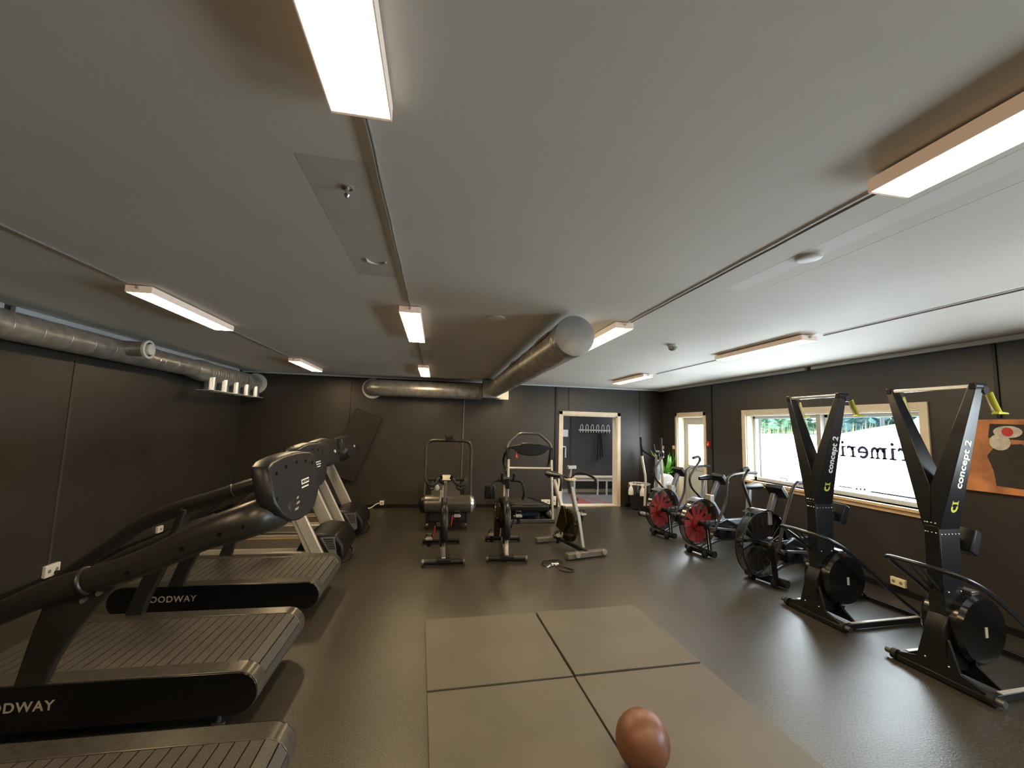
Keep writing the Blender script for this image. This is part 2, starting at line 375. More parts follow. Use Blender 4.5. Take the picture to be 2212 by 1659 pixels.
def serif_word(parent, x, y_right, zb, h):
    """mirrored slab-serif 'Trimerie' on the glass, read from outside: letters advance towards -y seen from inside"""
    mb = MB(); th = h*.085; cur = [0.0]
    def R(u0, u1, v0, v1): mb.box(x-.002, x, y_right+cur[0]+u0*h, y_right+cur[0]+u1*h, zb+v0*h, zb+v1*h)
    def A(cu, cv, r, a0, a1, rv=None, t=.12, n=16):
        t = t*1.55
        rv = rv or r
        for i in range(n):
            p = [(cu+(r+dr)*math.cos(math.radians(a)), cv+(rv+dr)*math.sin(math.radians(a))) for a in (a0+(a1-a0)*i/n, a0+(a1-a0)*(i+1)/n) for dr in (-t/2, t/2)]
            q = [(y_right+cur[0]+u*h, zb+v*h) for u, v in (p[0], p[1], p[3], p[2])]
            mb.prism(q, x-.002, x, 'yz')
    X = .70
    def T():
        R(.34, .52, 0, 1.02); R(0, .86, .90, 1.02); R(0, .07, .76, 1.02); R(.79, .86, .76, 1.02); R(.20, .66, 0, .11); return .98
    def r():
        R(.10, .27, 0, X); R(-.02, .40, 0, .10); R(-.02, .2, X-.10, X); A(.42, .40, .22, 60, 165, .26, .11); R(.48, .58, .52, .66); return .68
    def i():
        R(.10, .27, 0, X); R(-.02, .39, 0, .10); R(-.02, .2, X-.10, X); A(.185, .92, .04, 0, 360, .04, .08, 10); return .46
    def m():
        R(.10, .27, 0, X); R(0, .2, X-.08, X)
        for k in (0, 1):
            A(.41+k*.33, .40, .165, 0, 180, .24, .11); R(.52+k*.33, .64+k*.33, 0, .42)
        for c in (.185, .58, .91): R(c-.14, c+.14, 0, .10)
        return 1.14
    def e():
        A(.33, .35, .27, 8, 312, .31, .11, 24); R(.07, .64, .29, .42); return .78
    for g in (T, r, i, m, e, r, i, e): cur[0] += g()*h
    return mb.build('window_lettering', 'navyink', parent)
win = window('window_1', W0, W1, 'wide window with white privacy film and pale wooden frame', 4.95, True)
serif_word(win, XR+.131, 3.70, 1.455, .20)
MB().box(XR+.129, XR+.131, 3.75, 4.35, 1.043, 1.062).box(XR+.129, XR+.131, 4.58, 4.76, 1.053, 1.068).box(XR+.129, XR+.131, 5.0, 5.75, 1.04, 1.05).build('film_line', 'navyink', win)
for k in range(3): MB().box(XR+.129, XR+.131, 4.41+k*.05, 4.435+k*.05, 1.055-.004*k, 1.08-.004*k).build('film_mark', 'navyink', win)
window('window_2', B0, B1, 'second filmed window further along the right wall', .4, False)

# outer door (door_2)
def outer_door():
    fr = MB()
    for a, b in ((E0-.07, E0+.005), (E1-.005, E1+.07)): fr.box(XR-.02, XR, a, b, 0, ET+.07)
    fr.box(XR-.02, XR, E0-.07, E1+.07, ET-.005, ET+.07)
    fr.box(XR, XR+.15, E0, E0+.03, 0, ET).box(XR, XR+.15, E1-.03, E1, 0, ET).box(XR, XR+.15, E0, E1, ET-.03, ET)
    o = struct('door_2', fr, 'cream', .003, 'outer door with white frosted glass and cream frame')
    x = XR+.15
    lf = MB().box(x, x+.05, E0+.03, E0+.13, 0, ET-.03).box(x, x+.05, E1-.16, E1-.03, 0, ET-.03).box(x, x+.05, E0+.13, E1-.16, ET-.18, ET-.03).box(x, x+.05, E0+.13, E1-.16, 0, .15).box(x, x+.05, E0+.13, E1-.16, .93, 1.03)
    lf.build('door_leaf', 'greypaint', o, .005)
    MB().box(x+.02, x+.03, E0+.13, E1-.16, 1.03, ET-.18).build('glass_pane', 'film', o)
    MB().box(x+.015, x+.035, E0+.13, E1-.16, .15, .93).build('lower_panel', mat('door_panel', (.55, .54, .49), .4), o, .004)
    MB().cyl((x-.05, E0+.08, 1.02), (x, E0+.08, 1.02), .012, 12).bar((x-.05, E0+.07, 1.02), (x-.05, E0+.2, 1.02), .018, .018).build('door_handle', 'bright_steel', o, .003)
    MB().box(XR, XR+.2, E0+.03, E1-.03, 0, .025).build('threshold', 'grey_steel', o)
outer_door()

# ------------------------------------------------------------------ outside
struct('ground', MB().box(XR+.28, 40, -25, 40, -.3, -.12), 'paving', label='pale paving outside the window')
def bush(name, label, cat, loc, rx, ry, h, n, m, group, size=.22):
    mb = MB(); rnd = random.Random(n+int(loc[1]*10))
    for k in range(n):
        th, ph = rnd.random()*2*PI, math.acos(rnd.uniform(-1, 1)); rr = rnd.uniform(.72, 1.05)
        p = V(rx*rr*math.sin(ph)*math.cos(th), ry*rr*math.sin(ph)*math.sin(th), h/2+h/2*rr*math.cos(ph))
        if p.z < 0: p.z = abs(p.z)*.3
        d = V(rnd.uniform(-1, 1), rnd.uniform(-1, 1), rnd.uniform(-.4, 1)).normalized(); a, b = frame(d); s = size*rnd.uniform(.6, 1.3)
        mb.add([p-a*s*.5, p+d*s*.5-b*s*.1, p+a*s*.5, p-d*s*.5+b*s*.1], [(0, 1, 2, 3)])
    mb.sphere((0, 0, h/2), 1, 16, 10, (rx*.8, ry*.8, h*.42))
    o = mb.build(name, m); o.location = loc; return tag(o, label, cat, group)
hz = [(17.5, 18.4, 1.25, 3.6, 'hedge'), (17.8, 21.4, 1.3, 3.3, 'hedge'), (19, 25, 1.9, 3.9, 'hedge'), (19, 12.4, 1.25, 4.2, 'tree'), (19, 9.3, 1.3, 4.4, 'tree'), (18.5, 15.4, 1.25, 4.0, 'tree')]
lb = ['green bush seen through the left window pane', 'green bush at the far left edge of the left window pane', 'tall bush hidden deep behind the left window pane', 'blue green tree above the clear strip of the right pane', 'blue green tree at the right end of the window view', 'blue green tree just right of the window mullion']
for (x, y, r, h, m), l in zip(hz, lb):
    if m == 'hedge': bush('bush', l, 'bush', (x, y, -.12), r, r, h, 900, m, 'bushes outside the window', .3)
    else: bush('tree', l, 'tree', (x, y, -.12), r, r, h, 1100, m, 'trees outside the window', .32)
def grass():
    mb = MB(); rnd = random.Random(3)
    for k in range(1500):
        y = rnd.uniform(7.5, 21); x = rnd.uniform(13.2, 14.6); h = rnd.uniform(1.6, 2.35)*(1 if rnd.random() < .6 else .85); b = rnd.uniform(-.25, .25)
        wv = rnd.uniform(.015, .04)
        mb.add([(x, y-wv, -.12), (x, y+wv, -.12), (x+.05, y+b*.6+wv*.6, h*.7), (x+.05, y+b, h)], [(0, 1, 2, 3)])
    o = mb.build('tall_grass', 'grass'); tag(o, 'tall dry grass growing along the edge of the paving outside', 'grass', None, 'stuff')
grass()
for y, l in ((14.9, 'grey post outside the left window pane'), (9.9, 'grey leaning post outside the right window pane')):
    p = MB().cyl((0, 0, 0), (.05, -.12 if y < 12 else 0, 3.4), .05, 12).build('fence_post', 'grey_steel'); p.location = (12.4, y, -.12); tag(p, l, 'post', 'posts outside the window')
g = MB().prism([(4.4, -.12), (10.0, -.12), (10.0, 1.72), (4.4, 2.75)], 10.8, 11.0, 'yz').build('garden_wall', 'render'); tag(g, 'white sloping wall outside the right end of the window', 'wall')

# ------------------------------------------------------------------ ceiling lights
def make_light(dm='lamp'):
    t = thing('ceiling_light', '', 'ceiling light', (0, 0, 0), 0, 'ceiling lights in four rows')
    L, Wd = 1.24, .165
    MB().box(-Wd/2, Wd/2, -L/2, L/2, -.062, -.059).build('diffuser', dm, t)
    sd = MB().box(-Wd/2-.004, -Wd/2, -L/2, L/2, -.0625, -.012).box(Wd/2, Wd/2+.004, -L/2, L/2, -.0625, -.012)
    sd.build('side_panel', 'lamp_side', t)
    MB().box(-Wd/2, Wd/2, -L/2, L/2, -.016, -.012).build('housing', 'white', t)
    for s in (-1, 1):
        y = s*L/2
        e = MB().box(-Wd/2-.004, Wd/2+.004, min(y, y+s*.012), max(y, y+s*.012), -.0625, -.012).build('end_cap', 'lamp_side', t, .002)
        MB().cyl((0, y+s*.012, -.03), (0, y+s*.035, -.03), .012, 12).build('cable_gland', 'white', e)
        for x in (-.045, .045): MB().box(x-.015, x+.015, y-s*.2-.015, y-s*.2+.015, -.013, 0).build('bracket', 'bright_steel', t)
    return t
spots = [(-.262, .58, 'ceiling light nearest the camera at the top of the photo'), (-.262, 4.03, 'ceiling light of the middle row above the bare floor, left of the hanging duct'),
         (-.262, 7.42, 'small far ceiling light of the middle row in front of the back duct'), (-2.2, 4.03, 'long ceiling light on the left above the treadmills'),
         (-2.2, 7.42, 'far left ceiling light near the back left corner'), (1.62, .58, 'ceiling light at the right edge of the photo'),
         (1.60, 4.03, 'ceiling light half hidden by the end of the hanging duct'), (1.56, 7.42, 'far ceiling light peeping out beneath the hanging duct'),
         (3.46, 3.98, 'ceiling light on the right above the ski machines'), (3.46, 7.08, 'far right ceiling light above the air bikes'),
         (-.262, -2.8, 'ceiling light of the middle row behind the camera'), (1.62, -2.8, 'ceiling light of the third row behind the camera'),
         (-2.2, .58, 'ceiling light of the left row beside the camera'), (3.46, .58, 'ceiling light of the right row beside the camera'),
         (-2.2, -2.8, 'ceiling light of the left row behind the camera'), (3.46, -2.8, 'ceiling light of the right row behind the camera')]
L0 = make_light()
for i, (x, y, l) in enumerate(spots):
    if i == 0: L0.location = (x, y, ZC); L0['label'] = l
    else: dup(L0, (x, y, ZC), 0, l)
def surface_cable(name, pts, label, r=.006, m='white', cat='cable', group='lighting cables on the ceiling'):
    o = MB().tube(pts, r, 8).build(name, m); return tag(o, label, cat, group)
zc = ZC-.009
M['cable_grey'] = mat('cable_grey', (.33, .32, .30), .5, noise=.05)
for x, runs in ((-.262, ((1.24, 3.38, 'thin cable on the ceiling running from the nearest light to the next one'), (4.68, 6.77, 'thin cable joining the two far lights of the middle row'))),
                (-2.24, ((-2.1, 3.37, 'thin ceiling cable running to the left light from the left edge'), (4.68, 6.77, 'thin ceiling cable between the two left lights'))),
                (1.655, ((1.24, 3.38, 'thin ceiling cable with dark shadow between the right edge light and the duct end'), (4.68, 6.77, 'thin ceiling cable hidden behind the hanging duct'))),
                (3.60, ((-2.1, 3.33, 'thin ceiling cable from the right edge to the light over the ski machines'), (4.63, 6.43, 'thin ceiling cable between the two far right lights')))):
    for a, b, l in runs:
        n = 12; surface_cable('ceiling_cable', [(x+.0018*math.sin(k*2.1+x), a+(b-a)*k/n, zc) for k in range(n+1)], l, m='cable_grey')
# small ceiling fittings
def fitting(name, label, cat, loc, prof, m):
    o = MB().lathe(prof, (0, 0, 0), (0, 0, -1), 28).build(name, m); o.location = loc; return tag(o, label, cat)
fitting('ceiling_hook', 'small bright ceiling hook on the dark paint patch', 'hook', (-.41, 1.72, ZC), [(.022, 0), (.022, .006), (.008, .01), (.008, .03), (.012, .034), (.006, .045)], 'bright_steel')
tag(MB().torus((0, 0, -.004), (0, 0, 1), .055, .006, 30, 8, .3, 3.4).build('ceiling_ring', 'patch_light'), 'pale half ring mark at the end of the dark ceiling patch', 'ring').location = (-.40, 2.49, ZC)
fitting('blanking_disc', 'flat beige disc on the ceiling left of the hanging duct', 'disc', (.47, 3.6, ZC), [(.085, 0), (.085, .012), (.07, .018), (.01, .018)], 'ceil')
fitting('ceiling_disc', 'white round disc on the ceiling at the right', 'disc', (1.94, 1.86, ZC), [(.062, 0), (.062, .012), (.05, .017), (.01, .017)], 'white')
fd = thing('smoke_detector', 'small round smoke detector on the ceiling right of the hanging duct', 'smoke detector', (2.55, 4.2, ZC))
MB().lathe([(.055, 0), (.055, .02), (.045, .024)], (0, 0, 0), (0, 0, -1), 28).build('base', 'white', fd)
MB().lathe([(.045, .022), (.042, .05), (.02, .066), (.005, .068)], (0, 0, 0), (0, 0, -1), 28).build('sensor_head', 'silver_dark', fd)

# ------------------------------------------------------------------ ventilation ducts
def rings(mb, p0, p1, r, step):
    p0, p1 = V(p0), V(p1); n = int((p1-p0).length/step); d = (p1-p0).normalized()
    for i in range(1, n): mb.torus(p0+(p1-p0)*i/n, d, r, .0028, 32, 6)
def left_duct():
    t = thing('ventilation_duct', 'long galvanised duct along the left wall under the ceiling', 'duct', (-3.60, 0, 2.45), 0, 'galvanised ventilation ducts')
    b = MB().cyl((0, -3.8, 0), (0, 6.85, 0), .125, 40); rings(b, (0, -3.8, 0), (0, 6.85, 0), .125, .28)
    b.build('near_pipe', 'galv', t)
    b = MB().cyl((0, 7.05, -.02), (0, 8.95, -.02), .150, 40); rings(b, (0, 7.05, -.02), (0, 8.95, -.02), .150, .075); b.build('ribbed_pipe', 'galv', t)
    MB().lathe([(.128, 0), (.132, .02), (.158, .2), (.158, .3)], (0, 6.8, -.01), (0, 1, 0), 40).build('reducer', 'galv_cap', t)
    MB().lathe([(.150, 0), (.205, 0), (.205, .03), (.150, .03)], (0, 9.0, -.02), (0, 1, 0), 40).build('wall_collar', 'white', t)
    s = MB().cyl((.06, 5.35, .03), (.30, 5.35, .03), .085, 32); s.build('side_branch', 'galv', t)
    v = MB().lathe([(.085, 0), (.105, .005), (.105, .03), (.08, .035), (.08, .01)], (.29, 5.35, .03), (1, 0, 0), 32).build('valve_ring', 'white', t)
    MB().lathe([(.06, 0), (.066, .04), (.06, .055), (.01, .06)], (.29, 5.35, .03), (1, 0, 0), 32).build('valve_disc', 'white', v)
    for k in range(5):
        y = 7.18+k*.40
        o = MB().lathe([(.082, -.10), (.082, -.26), (.087, -.262), (.087, -.275), (.082, -.277), (.082, -.30)], (.085, y, 0), (0, 0, 1), 28)
        o = o.build('outlet_spigot', 'bright_steel', t)
        MB().box(-.035, .205, y-.135, y+.135, -.308, -.30).build('outlet_plate', 'white', o, .002)
    for y in (1.5, 5.9): MB().torus((0, y, 0), (0, 1, 0), .128, .006, 36, 6).cyl((0, y, .125), (0, y, ZC-2.45), .006, 8).build('hanger', 'bright_steel', t)
left_duct()
def back_duct():
    t = thing('ventilation_duct', 'horizontal galvanised duct along the top of the back wall', 'duct', (0, YB-.3, 2.43), 0, 'galvanised ventilation ducts')
    r = .165
    pts = [(-1.36, .30, 0), (-1.36, .20, 0)]+[(-1.36+.19*(1-math.cos(a)), .19-.19*math.sin(a), 0) for a in [PI/2*k/7 for k in range(1, 8)]]+[(-.9, 0, 0)]
    MB().tube(pts, r, 36).build('elbow', 'galv', t)
    b = MB().cyl((-.92, 0, 0), (.88, 0, 0), r, 40)
    for x in (-.75, -.58, -.5, .3, .42): b.torus((x, 0, 0), (1, 0, 0), r, .004, 36, 6)
    b.build('straight_pipe', 'galv', t)
    MB().lathe([(r, 0), (r+.045, 0), (r+.045, .025), (r, .025)], (-1.36, .265, 0), (0, 1, 0), 40).build('wall_collar', 'white', t)
    MB().torus((.8, 0, 0), (1, 0, 0), r+.004, .01, 36, 8).build('coupling', 'galv_cap', t)
back_duct()
def hanging_duct():
    t = thing('ventilation_duct', 'thick galvanised duct hanging under the ceiling with a round silver end cap', 'duct', (1.09, 0, 2.485), 0, 'galvanised ventilation ducts')
    r = .165
    b = MB().cyl((0, 3.27, 0), (.04, 8.5, 0), r, 44)
    for y in (3.38, 3.42, 4.2, 4.95, 5.9, 7.1): b.torus((.04*(y-3.27)/5.2, y, 0), (0, 1, 0), r, .004, 40, 6)
    b.build('pipe', 'galv', t)
    MB().lathe([(.01, -.004), (r-.01, 0), (r+.005, .004), (r+.005, .05)], (0, 3.245, 0), (0, 1, 0), 44).build('end_cap', 'galv_cap', t)
    for y0, y1 in ((3.55, 4.1), (5.2, 5.6)):
        pl = MB()
        n = 6; A = [math.radians(120+40*k/n) for k in range(n+1)]
        for k in range(n):
            q = [(math.cos(a)*(r+.006), y, math.sin(a)*(r+.006)) for a, y in ((A[k], y0), (A[k+1], y0), (A[k+1], y1), (A[k], y1))]
            pl.add(q, [(0, 1, 2, 3)])
        pl.build('access_panel', 'galv_cap', t)
    MB().cyl((-.02, 4.6, r), (-.02, 4.6, ZC-2.485), .005, 8).build('hanger', 'black', t)
    MB().box(-.20, .17, 8.42, 8.62, -.19, .17).box(-.2, -.1, 8.5, 8.62, .1, ZC-2.49).build('junction_box', 'galv_cap', t, .004)
    MB().box(.1, .36, 8.62, 8.66, -.20, -.02).build('paper_tag', 'white', t)
hanging_duct()

# ------------------------------------------------------------------ wall fittings
def socket(label, loc, rz, w, h, n, cat='socket', m='white'):
    t = thing('wall_socket', label, cat, loc, rz, 'wall sockets')     # plate lies in local xz, facing -y
    MB().box(-w/2, w/2, -.035, 0, -h/2, h/2).build('socket_plate', m, t, .006)
    for k in range(n):
        x = -w/2+w*(k+.5)/n
        MB().lathe([(.017, 0), (.017, .003), (.014, .003), (.014, -.004), (.002, -.004)], (x, -.036, 0), (0, -1, 0), 18).build('outlet_hole', 'silver_dark', t)
    return t
M['ivory'] = mat('ivory_plastic', (.74, .68, .42), .4)
s1 = socket('white four outlet socket box low on the left wall behind the treadmill arm', (XL, 5.2, .12), PI/2, .17, .12, 2)
MB().cyl((.03, -.036, -.03), (.03, -.075, -.03), .018, 14).build('plug', 'black', s1)
s2 = socket('white socket on the left wall glimpsed between the arms of the second treadmill', (XL, 6.9, .12), PI/2, .12, .09, 1)
s3 = socket('small white socket low on the back wall with a white cable', (-1.04, YB-.015, .10), 0, .085, .085, 1)
s4 = socket('white double socket low on the back wall behind the folding treadmill', (2.40, YB-.015, .11), 0, .20, .10, 2)
s5 = socket('taller white socket low on the back wall next to the doorway', (2.585, YB-.045, .14), 0, .08, .19, 1)
s6 = socket('ivory double socket low on the right wall between the ski machines', (XR, 3.98, .125), -PI/2, .15, .085, 2, m='ivory')
c = MB().tube(smooth([(-1.09, YB-.04, .10), (-1.16, YB-.05, .07), (-1.25, YB-.08, .012), (-1.38, YB-.2, .008), (-1.52, YB-.6, .008)], 6), .010, 8).build('power_cable', 'white'); tag(c, 'white power cable running from the small back wall socket to the floor', 'cable')
c = MB().tube(smooth([(2.56, YB-.06, .06), (2.52, YB-.12, .01), (2.42, YB-.3, .008), (2.34, YB-.7, .008), (2.22, YB-1.2, .012)], 6), .007, 8).build('power_cable', 'white'); tag(c, 'thin pale cable on the floor right of the folding treadmill', 'cable')
c = MB().cyl((.55, YB-.012, .07), (.55, YB-.012, 2.26), .010, 10).build('conduit_pipe', mat('conduit', (.16, .15, .13), .4, .4)); tag(c, 'thin grey conduit running down the back wall below the duct', 'pipe')
sw = thing('light_switch', 'small square light switch in the right wall corner above the plant', 'light switch', (XR, 8.9, 1.34), -PI/2, 'light switches')
MB().box(-.04, .04, -.02, 0, -.04, .04).build('switch_plate', 'cream', sw, .004); MB().box(-.022, .022, -.027, -.02, -.022, .022).build('rocker', 'white', sw, .003)
dup(sw, (XR, 8.45, 1.37), -PI/2, 'small square light switch touching the frame of the outer door')
tag(MB().tube(smooth([(XR-.012, 8.9, 1.30), (XR-.02, 8.91, 1.1), (XR-.02, 8.88, .8), (XR-.02, 8.9, .5)], 5), .006, 8).build('power_cable', 'white'), 'white cable hanging from the light switch in the corner behind the plant', 'cable')
al = thing('fire_alarm_button', 'small red fire alarm call point right of the outer door', 'fire alarm', (XR, 7.25, 1.495), -PI/2)
MB().box(-.045, .045, -.03, 0, -.05, .05).build('housing', 'red', al, .005); MB().lathe([(.018, 0), (.016, .004), (.002, .004)], (0, -.03, -.006), (0, -1, 0), 16).build('button', 'white', al)
# black panel on the back wall
pn = thing('wall_panel', 'large black rounded panel mounted aslant on the back wall behind the treadmills', 'panel', (-1.63, YB-.03, 1.26), 0)
q = MB(); rr = .05; w2, h2 = .28, .70
poly = arc2(w2-rr, h2-rr, rr, 0, 90, 5)+arc2(-w2+rr, h2-rr, rr, 90, 180, 5)+arc2(-w2+rr, -h2+rr, rr, 180, 270, 5)+arc2(w2-rr, -h2+rr, rr, 270, 360, 5)
an = math.radians(-20); ca, sa = math.cos(an), math.sin(an)
rot = lambda p: (p[0]*ca-p[1]*sa, p[0]*sa+p[1]*ca)
q.prism([rot(p) for p in poly], -.045, .03).build('board', mat('panel_black', (.013, .010, .007), .6, noise=.2), pn, .006)
for p in ((w2-.05, h2-.05), (-w2+.05, h2-.05), (w2-.05, -h2+.05), (-w2+.05, -h2+.05)):
    x, z = rot(p); MB().cyl((x, -.051, z), (x, -.044, z), .012, 12).build('screw', 'grey_steel', pn)
# picture on the right wall
pc = thing('canvas_picture', 'orange brown canvas picture on the right wall behind the nearer ski machine', 'picture', (XR, 2.82, 1.575), -PI/2)
MB().box(-.50, .50, -.035, 0, -.34, .34).build('canvas', 'canvas', pc, .004)
a = MB().prism([(-.24, -.27), (-.02, -.28), (-.04, -.05), (.03, .02), (.05, .08), (-.05, .12), (-.22, .1), (-.29, .0), (-.25, -.14)], -.038, -.034).build('dark_shape', 'canvas_dark', pc)
MB().prism(arc2(-.19, .13, .075, 0, 360, 14), -.039, -.035).build('pale_shape', 'canvas_pale', pc)
b = MB().prism([(-.27, .17), (.0, .15), (.0, .29), (-.25, .30)], -.0385, -.0345).build('dark_square', 'canvas_dark', pc)
MB().prism(arc2(-.13, .225, .10, 0, 360, 18, .055), -.041, -.037).build('pale_oval', 'canvas_pale', pc)
MB().prism(arc2(-.13, .225, .04, 0, 360, 16), -.043, -.039).build('red_spot', 'red', pc)

# ------------------------------------------------------------------ hall furniture
hk = thing('coat_rack', 'white coat rack with six looped hooks on the hall wall', 'coat rack', (4.31, HY, 1.72), 0)
MB().box(-.46, .46, -.03, 0, -.055, -.015).build('rail', 'white', hk, .004)
for k in range(6):
    x = -.385+k*.154
    MB().tube(fillet([(x-.035, -.035, -.10), (x-.035, -.04, .08), (x, -.05, .13), (x+.035, -.04, .08), (x+.035, -.035, -.10)], .05, 4), .011, 8).build('hook', 'white', hk)
st = thing('strap', 'dark fabric straps hanging from the coat rack in the hall', 'strap', (4.42, HY-.075, 1.58), 0)
for k, (a, b) in enumerate(((-.02, -.05), (.02, .03), (.05, .10))):
    MB().bar((a, 0, 0), (b, .0, -.72+.05*k), .035, .012, (0, 1, 0)).build('strap_tail', 'rubber', st)
bn = thing('bench', 'white steel bench with pale wooden seat along the hall wall', 'bench', (4.35, HY-.27, 0), 0)
MB().box(-.8, 1.6, -.18, .2, .42, .46).build('seat', 'cream', bn, .004)
MB().box(-.8, 1.6, -.19, -.16, .355, .40).build('rail', 'white', bn, .003)
for x in (-.11, .14): MB().box(x-.02, x+.02, -.19, -.15, 0, .36).build('leg', 'white', bn, .003)
MB().box(-.01, .03, .12, .16, 0, .42).build('leg', 'white', bn, .003)
for x in (-.75, 1.55): MB().box(x-.02, x+.02, -.19, -.15, 0, .36).build('leg', 'white', bn, .003)
hd = thing('hall_door_leaf', 'dark door leaf in the hall with white handle and paper notice', 'door', (3.42, HY-.005, 0), 0)
MB().box(-.55, .16, -.045, -.005, .1, 2.05).build('leaf', 'hallwall', hd, .003)
MB().box(-.04, .11, -.05, -.046, 1.49, 1.68).build('notice', 'white', hd)
MB().tube(fillet([(-.05, -.05, 1.22), (-.05, -.10, 1.22), (.03, -.10, 1.22), (.03, -.10, .93)], .04, 4), .02, 10).build('door_handle', 'white', hd)

M['hall_fill_lamp'] = emit('hall_fill_lamp', (.86, .93, 1.0, 1), 26)  # unseen cool lights added to brighten the hall beyond the doorway
L1 = make_light('hall_fill_lamp'); L1.location = (5.7, 10.2, ZC); tag(L1, 'added hall fill light out of sight to the right beyond the doorway', None, 'added hall fill lights')
dup(L1, (2.6, 10.1, ZC), 0, 'added hall fill light out of sight to the left beyond the doorway', 'added hall fill lights')
# ------------------------------------------------------------------ floor mats and ball
def floor_mat_tile(label, x, y, rz):
    o = MB().box(-.495, .495, -.495, .495, 0, .022).build('floor_tile', 'mat', None, .003); o.location = (x, y, 0); o.rotation_euler = (0, 0, rz)
    return tag(o, label, 'mat', 'rubber floor tiles')
r = math.radians(2.4)
floor_mat_tile('rubber floor tile in the far left corner of the four', .487, 3.41, r)
floor_mat_tile('rubber floor tile in the far right corner of the four, nearest the right hand machines', 1.497, 3.46, r)
floor_mat_tile('rubber floor tile at the near left, in front of the empty floor', .528, 2.40, r)
floor_mat_tile('rubber floor tile at the near right carrying the brown ball', 1.53, 2.445, r)
bl = thing('medicine_ball', 'brown leather medicine ball on the near right rubber tile', 'ball', (1.10, 2.125, .022), 0)
MB().sphere((0, 0, .134), .134, 48, 28).build('cover', 'leather', bl)
MB().torus((0, 0, .134), (.5, -.3, 1.2), .1340, .0012, 60, 6).build('seam', 'canvas_dark', bl)

